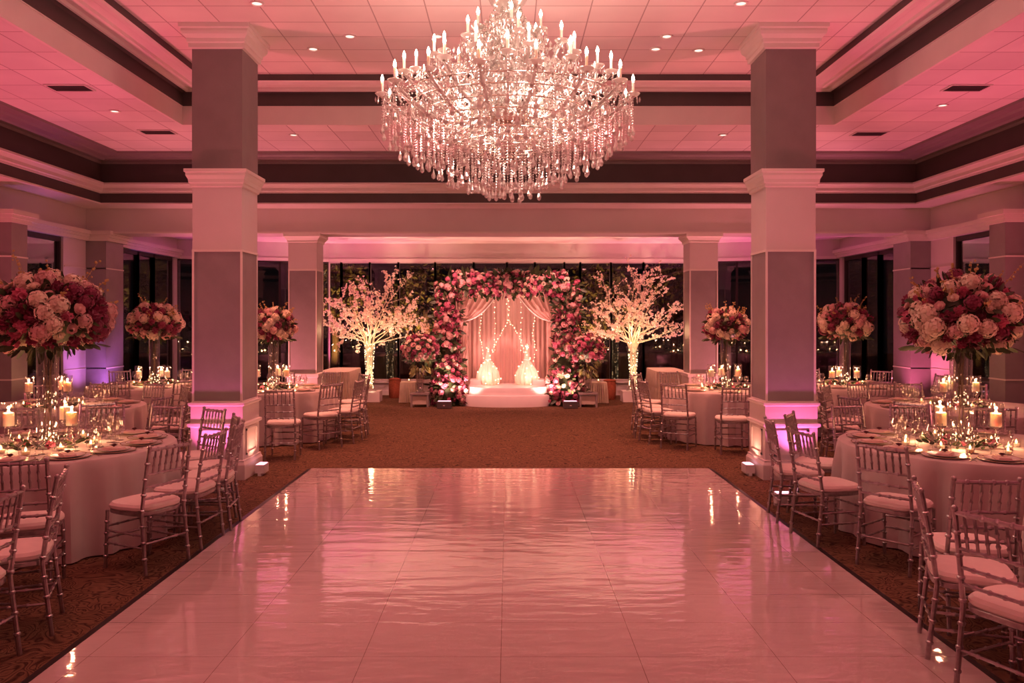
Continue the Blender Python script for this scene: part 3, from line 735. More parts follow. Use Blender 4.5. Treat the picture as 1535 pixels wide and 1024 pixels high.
def add_leaf(mb, p, d, L, rnd):
    M = Matrix.Translation(p)@d.to_track_quat('Y', 'Z').to_matrix().to_4x4()@Matrix.Rotation(rnd.random()*6, 4, 'Y')@Matrix.Diagonal((L, L, L, 1)); mb.raw(LG, M)
PAL_TABLE = [('hydrangea_head', 'cream', 1.15, 24), ('hydrangea_head', 'blush', 1.05, 13), ('rose', 'cream', .8, 8), ('rose', 'blush', .75, 9), ('carnation', 'pink', .8, 14), ('carnation', 'magenta', .9, 22), ('rose', 'burgundy', .85, 10), ('hydrangea_head', 'magenta', 1.0, 14)]
def pick(rnd, pal):
    t = rnd.uniform(0, sum(p[3] for p in pal))
    for p in pal:
        t -= p[3]
        if t <= 0: return p
    return pal[-1]
def ball_of_flowers(r, c, rx, rz, nb, bs, seed, pal, low=False, zmin=-.78, sprigs=16):
    rnd = random.Random(seed); c = Vector(c)
    for i in range(nb):
        d = fib(int(nb*2/(1-zmin)) , i)
        if d.z < zmin: break
        kind, col, sc, _ = pick(rnd, pal); sc = bs*sc*rnd.uniform(.85, 1.12); dep = rnd.uniform(.86, 1.0)
        o = link(kind, bloom_mesh(kind, col, low), r); o.location = c+Vector((d.x*rx*dep, d.y*rx*dep, d.z*rz*dep)); o.scale = (sc, sc, sc)
        nd = Vector((d.x/rx, d.y/rx, d.z/rz)).normalized(); o.rotation_euler = (nd+Vector((rnd.uniform(-.2, .2), rnd.uniform(-.2, .2), .1))).to_track_quat('Z', 'Y').to_euler()
    lf = MB(); lf.ball(c, 1, 16, 10, (rx*.74, rx*.74, rz*.72))
    for i in range(int(nb*2.2)):
        d = fib(int(nb*2.2), i)
        if d.z < zmin-.3: continue
        p = c+Vector((d.x*rx*.9, d.y*rx*.9, d.z*rz*.9)); dd = (d+Vector((rnd.uniform(-.6, .6), rnd.uniform(-.6, .6), rnd.uniform(-.6, .4)))).normalized(); add_leaf(lf, p, dd, bs*rnd.uniform(.9, 1.6), rnd)
    for k in range(40):
        a = rnd.random()*6.28; p = c+Vector((math.cos(a)*rx*.85, math.sin(a)*rx*.85, zmin*rz*.95)); add_leaf(lf, p, Vector((math.cos(a), math.sin(a), -.35)).normalized(), bs*rnd.uniform(1, 1.7), rnd)
    lf.build('foliage', leaf_m, r)['kind'] = 'stuff'
    if sprigs:
        sp = MB()
        for k in range(sprigs):
            a = rnd.random()*6.28; el = rnd.uniform(.1, 1.2); d = Vector((math.cos(a)*math.cos(el), math.sin(a)*math.cos(el), math.sin(el)))
            p0 = c+Vector((d.x*rx*.9, d.y*rx*.9, d.z*rz*.9)); L = rx*rnd.uniform(.25, .55); p1 = p0+d*L+Vector((0, 0, L*.2)); sp.tube([p0, p0.lerp(p1, .5)+Vector((0, 0, .01)), p1], [.003, .0025, .001], 4)
            for j in range(7): q = p0.lerp(p1, .35+.65*j/6)+Vector((rnd.uniform(-1, 1), rnd.uniform(-1, 1), rnd.uniform(-1, 1)))*.018; sp.ball(q, rnd.uniform(.007, .014), 5, 4)
        sp.build('sprig', twig_y, r)['kind'] = 'stuff'
def make_centerpiece(rx, rz, zc, vr, nb, bs, seed, low):
    r = thing('flower_centerpiece'); z0 = zc-rz*.62
    MB().shell([(vr*.95, .004), (vr, .01), (vr*1.0, z0*.5), (vr*1.08, z0+.03)], 24).build('glass_vase', vase_g, r)
    MB().lathe([(.001, 0), (vr*1.25, 0), (vr*1.25, .008), (vr*.97, .016), (.001, .016)], 24).build('vase_foot', vase_g, r)
    rnd = random.Random(seed); st = MB()
    for k in range(3):
        a = k*2.1; st.tube([(vr*.5*math.cos(a), vr*.5*math.sin(a), .03), (vr*.2*math.cos(a+2), vr*.2*math.sin(a+2), z0*.6), (vr*.6*math.cos(a+1), vr*.6*math.sin(a+1), z0+.05)], .004, 5)
    st.build('flower_stem', twig_m, r)
    fb = MB()
    for k in range(16): a = k*.83; fb.ball((vr*.72*math.cos(a), vr*.72*math.sin(a), .03+.16*(k/16)**1.2), .006, 5, 4)
    fb.build('fairy_light', fairy_m, r)['kind'] = 'stuff'
    ball_of_flowers(r, (0, 0, zc), rx, rz, nb, bs, seed, PAL_TABLE, low); return r
CP_NEAR = Proto(make_centerpiece(.465, .34, 1.12, .085, 122, .072, 11, False))
CP_NEAR2 = Proto(make_centerpiece(.455, .35, 1.11, .085, 122, .072, 23, False))
CP_MID = Proto(make_centerpiece(.33, .27, .98, .075, 82, .060, 31, True))
CP_BACK = Proto(make_centerpiece(.40, .31, 1.03, .08, 84, .068, 41, True))
def garland(R, seed):
    rnd = random.Random(seed); r = thing('table_garland'); lf = MB()
    for k in range(150):
        a = rnd.random()*6.28; q = R*rnd.uniform(.55, 1.25); p = Vector((q*math.cos(a), q*math.sin(a), rnd.uniform(.006, .05))); add_leaf(lf, p, Vector((math.cos(a+rnd.uniform(-1, 1)), math.sin(a+rnd.uniform(-1, 1)), rnd.uniform(.0, .5))).normalized(), rnd.uniform(.04, .08), rnd)
    lf.build('foliage', leaf_m, r)['kind'] = 'stuff'
    for k in range(9):
        a = k*.7; kind, col = rnd.choice((('rose', 'burgundy'), ('rose', 'magenta'), ('rose', 'blush'), ('carnation', 'pink'), ('rose', 'cream'))); s_ = rnd.uniform(.03, .045)
        o = link(kind, bloom_mesh(kind, col, True), r); o.location = (R*math.cos(a), R*math.sin(a), .035); o.scale = (s_,)*3; o.rotation_euler = (rnd.uniform(-.6, .6), rnd.uniform(-.6, .6), 0)
    return r
GARL = Proto(garland(.24, 5))
ROSEBUD = Proto(tag(link('rose_favour', bloom_mesh('rose', 'burgundy', True))))
ROSEBUD.root.scale = (.028,)*3
TABLES = {
 'FL': dict(c=(-4.03, 6.93), k=(-3.98, 6.92), R=1.07, ph='front left table', sets=[-75, -48, -22, 4, 30, 55, 80, 105, 130], lvl=3, cp=CP_NEAR),
 'FR': dict(c=(4.02, 6.97), k=(3.93, 6.95), R=1.07, ph='front right table', sets=[-105, -132, -158, 176, 150, 125, 100, 75, 50], lvl=3, cp=CP_NEAR2),
 'SL': dict(c=(-5.72, 10.0), R=1.1, ph='second left table', sets=[-75, -40, -5, 30, 65, 100, 135], lvl=2, cp=CP_BACK),
 'SR': dict(c=(5.65, 10.0), R=1.1, ph='second right table', sets=[-105, -140, -175, 150, 115, 80, 45], lvl=2, cp=CP_BACK),
 'ML': dict(c=(-3.70, 12.6), R=.96, ph='table past left column', sets=[-80, -35, 10, 55, 100, 145], lvl=2, cp=CP_MID),
 'MR': dict(c=(3.42, 12.6), R=.96, ph='table past right column', sets=[-100, -145, 170, 125, 80, 35], lvl=2, cp=CP_MID),
 'WL': dict(c=(-5.90, 13.35), R=1.03, ph='left window table', sets=[-100, -60, -20, 20, 60, 100, 140, -140], lvl=1, cp=CP_BACK),
 'WR': dict(c=(5.62, 13.35), R=1.03, ph='right window table', sets=[-80, -120, -160, 160, 120, 80, 40, -40], lvl=1, cp=CP_BACK),
 'CR': dict(c=(4.15, 4.42), R=1.08, ph='lower right corner table', sets=[], lvl=0, cp=None),
}
def clock(ang): return (-90-ang) % 360
for key, T in TABLES.items():
    cx, cy = T['c']; R = T['R']; ph = T['ph']
    t = thing('banquet_table', 'round banquet table under a floor-length pale cloth, %s' % ph, 'table', (cx, cy, 0), rr(0, 6), 'round banquet tables')
    make_cloth(R, hash(key) % 97 if False else sum(map(ord, key))).build('tablecloth', cloth, t)
    MB().lathe([(.001, .70), (R-.03, .70), (R-.03, .735), (.001, .735)], 40).build('tabletop', wood_m, t)
    MB().lathe([(.001, 0), (.3, 0), (.3, .02), (.04, .05), (.04, .69), (.2, .70), (.001, .70)], 20).build('pedestal', wood_m, t)
    lv = T['lvl']
    order = sorted(T['sets'], key=clock)
    for k, ang in enumerate(order):
        a = math.radians(ang); d = Vector((math.cos(a), math.sin(a), 0)); sd = Vector((-d.y, d.x, 0)); rz = a+PI/2
        P = Vector((cx, cy, TZ)); o_ = ORD[k]; tail = '%s setting clockwise from camera side, %s' % (o_, ph)
        g = ', '+ph
        p = P+d*(R-.24)
        if lv >= 1:
            CHARGER.put(p, 0, 'gilt-rimmed charger plate, '+tail, 'plate', 'charger plates'+g)
            PLATE.put(p+Vector((0, 0, .0075)), 0, 'white dinner plate on charger, '+tail, 'plate', 'dinner plates'+g)
            NAPKIN.put(p+Vector((0, 0, .0155)), rz, 'blush folded napkin, '+tail, 'napkin', 'folded napkins'+g)
        if lv >= 2:
            BIGG.put(P+d*(R-.50)+sd*.10, 0, 'large round wine glass, '+tail, 'glass', 'wine glasses'+g)
            SMALLG.put(P+d*(R-.47)-sd*.01, 0, 'water goblet, '+tail, 'glass', 'water goblets'+g)
        if lv >= 3:
            FLUTE.put(P+d*(R-.55)-sd*.11, 0, 'slim champagne flute, '+tail, 'glass', 'champagne flutes'+g)
            ROSEBUD.put(p+Vector((0, 0, .046)), 0, 'dark red rose on napkin, '+tail, 'flower', 'roses on the napkins'+g, sc=.028)
            FORK.put(p-sd*.20, rz, 'steel dinner fork, '+tail, 'fork', 'dinner forks'+g); KNIFE.put(p+sd*.20, rz, 'steel dinner knife, '+tail, 'knife', 'dinner knives'+g)
        if lv == 1: BIGG.put(P+d*(R-.48)+sd*.06, 0, 'large round wine glass, '+tail, 'glass', 'wine glasses'+g)
    if T['cp']:
        cx, cy = T.get('k', T['c'])
        T['cp'].put((cx, cy, TZ), rr(0, 6), 'tall glass vase topped by pink and cream flower ball, %s' % ph, 'centerpiece', 'tall flower centrepieces')
        GARL.put((cx, cy, TZ), rr(0, 6), 'low ring of leaves and roses round the vase, %s' % ph, 'garland', 'vase garlands')
        nv = 11 if lv == 3 else 7
        vord = []
        for k in range(nv):
            a = 2*PI*k/nv+.35; q = .36+.07*(k % 3); vord.append((clock(math.degrees(a)), cx+q*math.cos(a), cy+q*math.sin(a)))
        for k, (_, x, y) in enumerate(sorted(vord)):
            VOTIVE.put((x, y, TZ), 0, 'lit votive candle in glass cup, %s clockwise from camera side, %s' % (ORD[k], ph), 'candle', 'votive candles, '+ph)
        sx = 1 if cx > 0 else -1
        if lv == 3: sp = [((-.24, -.16) if cx < 0 else (-.26, -.16)), ((.27, -.12) if cx < 0 else (.17, -.22)), (-.02, .30)]
        else: sp = [(-.24, -.05), (.20, .02), (.0, .26)]
        for k, (ox, oy) in enumerate(sp):
            (STAND if lv != 1 else STAND_L).put((cx+ox, cy+oy, TZ), 0, 'pillar candle in stemmed glass shade, %s the vase, %s' % (('left of', 'right of', 'behind')[k], ph), 'candle', 'stemmed pillar candles, '+ph)
            hh = TZ+(.19 if lv != 1 else .12)+.145
            point((cx+ox, cy+oy, hh), 3.6 if lv == 3 else 3.2, (1, .43, .23), .012, 'candle_light')
        for a in ((.5, 2.6, 4.2, 5.6) if lv == 3 else (.5, 2.6, 4.6)):
            point((cx+.34*math.cos(a), cy+.34*math.sin(a), TZ+.085), 2.8, AMBER, .02, 'candle_light')

# chairs, measured from their feet where the photo shows them
def CL(x, y, dx, dy, label, key): chair(x, y, dx, dy, label, 'silver ballroom chairs, '+TABLES[key]['ph'])
S = 'silver ballroom chair'
CL(-3.30, 5.48, -.30, .95, S+' at front left table, second nearest the camera, back turned', 'FL')
CL(-2.74, 6.05, -.90, .44, S+' standing clear at the right front of the front left table', 'FL')
CL(-2.66, 6.60, -.99, .10, S+' at front left table, second along the dance floor edge', 'FL')
CL(-2.65, 7.08, -.98, -.12, S+' at front left table, third along the dance floor edge', 'FL')
CL(-2.84, 7.55, -.90, -.44, S+' before the lit base of the left column', 'FL')
CL(-2.66-.30, 4.78, -.93, -.36, S+' cut by the left picture edge, low in the corner', 'FL')
CL(-2.93, 4.22, -1, 0, S+' at the far lower left edge, only its back posts in view', 'FL')
def ringchairs(key, angs, rc, txt):
    cx, cy = TABLES[key]['c']
    for k, ang in enumerate(sorted(angs, key=clock)):
        a = math.radians(ang); CL(cx+rc*math.cos(a), cy+rc*math.sin(a), -math.cos(a), -math.sin(a), '%s, %s clockwise %s' % ('silver ballroom chair', ORD[k], txt), key)
ringchairs('FL', [54, 77, 100, 124], 1.42, 'on the far side of the front left table')
CL(2.66, 7.34, .99, -.12, S+' seen side-on before the lit base of the right column', 'FR')
CL(2.98, 7.72, .85, -.52, S+' behind the side-on one at the front right table', 'FR')
CL(2.68, 6.70, .97, .22, S+' at front right table, third from camera along the dance floor', 'FR')
CL(2.94, 6.05, .77, .64, S+' standing clear at the left front of the front right table', 'FR')
CL(2.80, 4.90, .10, 1, S+' with its back to the cut-off corner table', 'CR')
CL(2.54, 4.40, .92, -.36, S+' at the lower right, behind the nearest one', 'CR')
CL(2.50, 3.87, .90, .42, S+' nearest the camera, lower right corner', 'CR')
ringchairs('FR', [103, 80, 56], 1.42, 'on the far side of the front right table')
ringchairs('SL', [-72, -44, -16, 12, 40, 68, 96, 124], 1.40, 'round the second left table')
ringchairs('SR', [-108, -136, -164, 168, 140, 112, 84, 56], 1.40, 'round the second right table')
M5 = 'silver ballroom chair'
CL(-3.02, 10.75, -.08, 1, M5+' with its back to us, before the table past left column', 'ML')
CL(-2.72, 11.62, -.75, .66, M5+' at the aisle corner of the table beyond the left column', 'ML')
CL(-2.50, 12.12, -.98, .15, M5+' second from camera on the aisle side, table beyond the left column', 'ML')
CL(-2.46, 12.62, -.99, -.1, M5+' third from camera on the aisle side, table beyond the left column', 'ML')
ringchairs('ML', [38, 68, 100], 1.34, 'on the window side, table beyond the left column')
CL(3.12, 11.18, .05, 1, M5+' with its back to us, before the table past right column', 'MR')
CL(2.48, 11.62, .50, .86, M5+' at the aisle corner of the table beyond the right column', 'MR')
CL(2.27, 12.10, .97, .22, M5+' second from camera on the aisle side, table beyond the right column', 'MR')
CL(2.22, 12.62, .99, -.1, M5+' third from camera on the aisle side, table beyond the right column', 'MR')
ringchairs('MR', [142, 112, 80], 1.34, 'on the window side, table beyond the right column')
ringchairs('WL', [-85, -50, 55, 90, 135, 180], 1.34, 'round the table by the left side windows')
ringchairs('WR', [-95, -130, 125, 90, 45, 0], 1.34, 'round the table by the right side windows')

# ------------------------------------------------------------------ uplights
def uplight_proto():
    r = thing('floor_uplight')
    MB().box(-.09, .09, -.055, .055, .03, .13, Matrix.Translation((0, 0, .0))).box(-.10, .10, -.02, .02, .0, .03).build('case', box_m, r, False)
    MB().box(-.08, .08, -.045, .045, .13, .135).build('lens', lens_m, r, False); return r
UP = Proto(uplight_proto())
def uplight(x, y, label, target, power, col, ang=70, rz=0, off=(0, 0), r=.04):
    UP.put((x, y, 0), rz, label, 'uplight', 'small white floor uplights'); return spot((x+off[0], y+off[1], .15), target, power, col, ang, .7, r, 'uplight_light')
uplight(-2.94, 9.55, 'white floor uplight at the aisle side of the left column', (-3.0, 9.55, 3.0), 13, (1, .40, .24), 125, PI/2)
uplight(2.86, 9.55, 'white floor uplight at the aisle side of the right column', (2.9, 9.55, 3.0), 13, (1, .40, .24), 125, PI/2)
uplight(-3.40, 8.98, 'white floor uplight in front of the left column, behind chairs', (-3.40, 9.4, 2.6), 60, (1, .14, .42), 100)
uplight(3.30, 8.98, 'white floor uplight in front of the right column, behind chairs', (3.30, 9.4, 2.6), 60, (1, .14, .48), 100)
uplight(-7.0, 14.25, 'white floor uplight at the left corner pier glowing purple', (-7.3, 14.5, 2.4), 170, PURPLE, 100)
uplight(7.0, 14.25, 'white floor uplight at the right corner pier glowing pink', (7.3, 14.5, 2.4), 150, (1, .16, .34), 100)
uplight(2.74, 7.95, 'small white floor uplight on the carpet under the side-on chair', (3.2, 9.3, 2), 4, MAGENTA, 60)
for s in (-1, 1): uplight(s*4.72, 14.2, 'added white floor uplight behind tables aimed at the beam, %s side' % ('left' if s < 0 else 'right'), (s*3.2, 14.55, 3.8), 300, (1, .25, .30), 125)  # hidden uplights added to brighten the header beam
for k, (s, y) in enumerate(WASH):
    if 3 <= y: UP.put((s*7.0, y, 0), PI/2, 'white floor uplight along the %s wall, %s from the rear' % ('left' if s < 0 else 'right', ORD[[5.0, 8.2, 10.9].index(y)]), 'uplight', 'small white floor uplights')
for s in (-1, 1):
    nm = 'left' if s < 0 else 'right'
    uplight(s*6.6, 17.0, 'white floor uplight beneath the %s alcove windows' % nm, (s*4.9, 17.2, 3.71), 330, (1, .13, .40), 95)
    uplight(s*4.2, 19.1, 'white floor uplight below the back windows, %s end' % nm, (s*4.0, 19.2, 3.71), 260, (1, .15, .36), 85)
for x in (-2.0, 2.0):
    uplight(x, 18.9, 'white floor uplight behind the arch, %s end' % ('left' if x < 0 else 'right'), (x*.6, 19.2, 3.71), 260, (1, .34, .27), 120)

# ------------------------------------------------------------------ stage, arch, drapes
AY = 17.35; AC = -.02
st = thing('round_stage', 'low round two-step white stage under the flower arch', 'stage', (AC, AY, 0))
def half_round(R, y0, z0, z1):
    mb = MB(); N = 40; P = [(R*math.cos(PI+PI*k/N), R*.55*math.sin(PI+PI*k/N)) for k in range(N+1)]+[(R, y0), (-R, y0)]
    n_ = len(P); vs = [(x, y, z0) for x, y in P]+[(x, y, z1-.02) for x, y in P]+[(x*.985, y*.985, z1) for x, y in P]
    return mb.add(vs, [(i+q*n_, (i+1) % n_+q*n_, (i+1) % n_+(q+1)*n_, i+(q+1)*n_) for q in (0, 1) for i in range(n_)]+[tuple(2*n_+i for i in range(n_))])
half_round(1.0, .86, 0, .24).build('lower_step', stage_m, st); half_round(.86, .86, .24, .40).build('upper_step', stage_m, st)
MB().box(-.82, -.52, .25, .75, .40, .52).box(.52, .82, .25, .75, .40, .52).build('riser_block', stage_m, st, False)
ar = thing('flower_arch', 'square wedding arch thickly covered in pink and cream flowers', 'arch', (AC, AY, 0))
HWX = 1.30; ATOP = 2.62
fr = MB()
for s in (-1, 1):
    for yy in (-.15, .2): fr.bar((s*HWX, yy, 0), (s*HWX, yy, ATOP), .05, .05)
for yy in (-.15, .2): fr.bar((-HWX, yy, ATOP), (HWX, yy, ATOP), .05, .05)
fr.build('arch_frame', twig_m, ar, False)
rnd = random.Random(77); BL = []; LF = MB(); LF2 = MB()
def on_path(t):
    # left post up, beam, right post down
    L1 = 2.65; L2 = 2*HWX; tot = 2*L1+L2; s = t*tot
    if s < L1: return Vector((-HWX, 0, s)), Vector((1, 0, 0)), .27+.16*max(0, 1-s/.9)
    if s < L1+L2: return Vector((-HWX+s-L1, 0, ATOP)), Vector((0, 0, 1)), .235
    return Vector((HWX, 0, tot-s)), Vector((1, 0, 0)), .27+.16*max(0, 1-(tot-s)/.9)
PAL_ARCH = [('rose', 'blush', 1.05, 40), ('rose', 'pink', 1, 20), ('rose', 'cream', 1, 26), ('hydrangea_head', 'blush', 1.25, 12), ('hydrangea_head', 'pink', 1.2, 14), ('carnation', 'magenta', 1.05, 16), ('carnation', 'pink', 1, 16), ('rose', 'magenta', 1, 8)]
for k in range(950):
    p, wd, th = on_path(rnd.random()); a = rnd.uniform(-PI*.15, PI*1.15)
    out = wd*math.cos(a)*(1 if rnd.random() < 2 else 1)+Vector((0, -1, 0))*math.sin(a)
    q = p+out*th*rnd.uniform(.75, 1.1); q.z = max(.07, q.z+rnd.uniform(-.05, .05)); BL.append((q.y, q, out, pick(rnd, PAL_ARCH), rnd.uniform(.040, .064)))
for k in range(900):
    p, wd, th = on_path(rnd.random()); a = rnd.uniform(-PI*.2, PI*1.2); out = wd*math.cos(a)+Vector((0, -1, 0))*math.sin(a); q = p+out*th*rnd.uniform(.6, 1.1); q.z = max(.05, q.z)
    add_leaf(LF, q, (out+Vector((rnd.uniform(-.7, .7), rnd.uniform(-.5, .2), rnd.uniform(-.7, .7)))).normalized(), rnd.uniform(.10, .19), rnd)
for s in (-1, 1): LF.tube([(s*HWX, .02, 0), (s*HWX, .02, 1.0), (s*HWX, .02, ATOP)], [.30, .2, .18], 10)
LF.tube([(-HWX, .02, ATOP), (HWX, .02, ATOP)], .18, 10)
LF.build('foliage', leaf_m, ar)['kind'] = 'stuff'
# trails of blossom spilling onto the stage beside each foot
for s in (-1, 1):
    for k in range(40):
        q = Vector((s*(1.05+rnd.uniform(-.2, .12)), -.15+rnd.uniform(-.2, .2), .08+rnd.random()*.55)); BL.append((q.y, q, Vector((-s*.6, -.8, .2)), pick(rnd, PAL_ARCH), rnd.uniform(.04, .062)))
BL.sort(key=lambda b_: -b_[4]+.3*b_[0])
restm = {}
for i, (_, q, out, (kind, col, sc, _w), bs) in enumerate(BL):
    s_ = bs*sc; E = (out+Vector((rnd.uniform(-.4, .4), rnd.uniform(-.4, .1), rnd.uniform(-.4, .4)))).normalized().to_track_quat('Z', 'Y')
    if i < 100:
        o = link(kind, bloom_mesh(kind, col, True), ar); o.location = q; o.rotation_euler = E.to_euler(); o.scale = (s_,)*3
    else:
        mb = restm.setdefault(0, MB()); mb.cur = list(PETM).index(col); g = GEO_LOW[kind]
        M = Matrix.Translation(q)@E.to_matrix().to_4x4()@Matrix.Diagonal((s_, s_, s_, 1)); mb.raw((np.array(g.v), g.f), M)
o = restm[0].build('small_flower', list(PETM.values()), ar); o['kind'] = 'stuff'
# back curtain of gathered chiffon
def curtain(x0, x1, z0, z1, y, nf, amp, seed):
    rnd2 = random.Random(seed); mb = MB(); NX = nf*8; NZ = 10; vs = []
    ph = [rnd2.uniform(-.5, .5) for _ in range(nf+2)]
    for j in range(NZ+1):
        t = j/NZ
        for i in range(NX+1):
            u = i/NX; k = u*nf; vs.append((x0+(x1-x0)*u, y+amp*math.sin(2*PI*k+ph[int(k)]*.6)*(.6+.4*t)+.015*math.sin(9*u+5*t), z1+(z0-z1)*t))
    return mb.add(vs, [(j*(NX+1)+i, j*(NX+1)+i+1, (j+1)*(NX+1)+i+1, (j+1)*(NX+1)+i) for j in range(NZ) for i in range(NX)])
cu = thing('backdrop_curtain', 'pleated blush chiffon curtain hanging behind the stage inside the arch', 'curtain', (AC, AY+.95, 0))
curtain(-1.18, 1.18, .02, 2.62, 0, 22, .035, 4).build('chiffon_panel', drape_m, cu)
MB().tube([(-1.25, 0, 2.63), (1.25, 0, 2.63)], .018, 8).build('curtain_rail', chrome, cu)
for s in (-1, 1): MB().tube([(s*1.24, 0, 0), (s*1.24, 0, 2.64)], .018, 8).build('curtain_post', chrome, cu)
def swag(s):
    r = thing('swag_drape', 'blush drape swept to the %s side of the arch opening with a white edge' % ('left' if s < 0 else 'right'), 'drape', (AC, AY+.28, 0), 0, 'swag drapes')
    mb = MB(); NU, NV = 26, 36; vs = []
    top = [Vector((s*.16, 0, 2.50)), Vector((s*1.05, 0, 2.52))]
    for j in range(NV+1):
        v = j/NV      # across folds: from inner diagonal edge to outer post
        a0 = Vector((s*(.14+.92*v), 0, 2.52)); a1 = Vector((s*1.06, 0, 1.80-.10*v))
        for i in range(NU+1):
            t = i/NU; p = a0.lerp(a1, t); p.z -= .22*math.sin(PI*t)*(1-v)*.9; p.y = .035*math.sin(v*34)*(1-.5*t)-.03*(1-v); vs.append(p)
    mb.add(vs, [(j*(NU+1)+i, j*(NU+1)+i+1, (j+1)*(NU+1)+i+1, (j+1)*(NU+1)+i) for j in range(NV) for i in range(NU)]); mb.build('swag_cloth', drape_m, r)
    MB().tube(vs[:NU+1], .014, 6).build('white_edge', swag_edge, r)
    tail = curtain(min(s*1.06, s*.86), max(s*1.06, s*.86), .42, 1.78, .0, 4, .03, 9); tail.build('hanging_tail', drape_m, r)
swag(-1); swag(1)
# strings of fairy lights in front of the curtain
def string(x0, pts, label, nb):
    r = thing('fairy_light_string', label, 'string lights', (AC, AY+.85, 0), 0, 'fairy light strings'); pts = [Vector(p) for p in pts]
    MB().tube([Vector((pts[0].x, .1, 2.625)), Vector((pts[0].x, .02, 2.58))]+pts, .003, 4).build('wire', swag_edge, r)
    mb = MB()
    for k in range(nb):
        t = (k+.5)/nb*(len(pts)-1); i = int(t); p = pts[i].lerp(pts[i+1], t-i); mb.ball(p+Vector((rnd.uniform(-.02, .02), -.01, rnd.uniform(-.02, .02))), rnd.uniform(.005, .009), 6, 4)
    mb.build('bulb', fairy_m, r)['kind'] = 'stuff'
string(0, [(-.62, 0, 2.3), (-.60, 0, 1.9), (-.64, 0, 1.5), (-.56, 0, 1.15), (-.5, 0, .7)], 'warm fairy light string down the left side of the curtain', 22)
string(0, [(.60, 0, 2.3), (.62, 0, 1.9), (.58, 0, 1.5), (.64, 0, 1.15), (.55, 0, .7)], 'warm fairy light string down the right side of the curtain', 22)
string(0, [(0, 0, 2.35), (.0, 0, 1.8), (-.16, 0, 1.5), (-.32, 0, 1.2), (-.42, 0, .9)], 'warm fairy light string sweeping from the centre towards the left', 20)
string(0, [(.02, 0, 2.3), (.05, 0, 1.8), (.18, 0, 1.62), (.34, 0, 1.3), (.42, 0, .9)], 'warm fairy light string sweeping from the centre towards the right', 20)
string(0, [(-.3, 0, 2.3), (-.28, 0, 1.7), (-.3, 0, 1.1)], 'short fairy light string hanging left of the curtain centre', 10)
string(0, [(.3, 0, 2.3), (.32, 0, 1.7), (.3, 0, 1.1)], 'short fairy light string hanging right of the curtain centre', 10)
# gathered tulle puffs with light inside, one each side
for s in (-1, 1):
    r = thing('tulle_puff', 'glowing gathered tulle puff with fairy lights on the stage, %s of centre' % ('left' if s < 0 else 'right'), 'decoration', (AC+s*.43, AY+.45, .40), 0, 'glowing tulle puffs')
    mb = MB(); prof = [(.19, .0), (.24, .04), (.25, .14), (.225, .28), (.16, .40), (.09, .49), (.055, .56), (.06, .60), (.035, .74), (.004, .92)]; N = 72; vs = []
    for rad, z in prof:
        for k in range(N): a = 2*PI*k/N; q = rad*(1+.075*math.sin(14*a)); vs.append((q*math.cos(a), q*math.sin(a), z))
    mb.add(vs, [(i*N+k, i*N+(k+1) % N, (i+1)*N+(k+1) % N, (i+1)*N+k) for i in range(len(prof)-1) for k in range(N)]); mb.build('tulle', tulle_m, r)
    MB().tube([(.062*math.cos(k*PI/8), .062*math.sin(k*PI/8), .56) for k in range(17)], .012, 6, False).build('ribbon_tie', swag_edge, r)
    fb = MB()
    for k in range(34): a = rnd.random()*6.28; z = .9*rnd.random(); q = np.interp(z, [p[1] for p in prof], [p[0] for p in prof])*1.12+.008; fb.ball((q*math.cos(a), q*math.sin(a), z), .010, 6, 4)
    fb.build('fairy_light', fairy_m, r)['kind'] = 'stuff'
    point((AC+s*.43, AY+.45, .62), 3.5, (1, .50, .34), .06, 'tulle_light'); point((AC+s*.43, AY+.12, .55), 1.5, (1, .5, .34), .05, 'tulle_light')
# dark box uplights at the arch feet
for s in (-1, 1):
    r = thing('arch_uplight', 'dark box floodlight on the floor at the %s foot of the flower arch' % ('left' if s < 0 else 'right'), 'floodlight', (AC+s*1.31-.0, AY-.72, 0), 0, 'arch floodlights')
    MB().box(-.15, .15, -.09, .09, .01, .15).build('case', box_d, r, False); MB().box(-.13, .13, -.02, .08, .15, .156).build('lens', lens_m, r, False); MB().box(-.02, .02, -.095, -.09, .06, .08).build('badge', box_m, r, False)
    spot((AC+s*1.31, AY-.68, .18), (AC+s*1.31, AY-.1, 1.4), 150, (1, .52, .40), 110, .8, .06, 'flood_light')
    spot((AC+s*.95, AY-.55, .27), (AC+s*.2, AY+.6, 1.7), 110, (1, .42, .34), 100, .8, .06, 'flood_light')

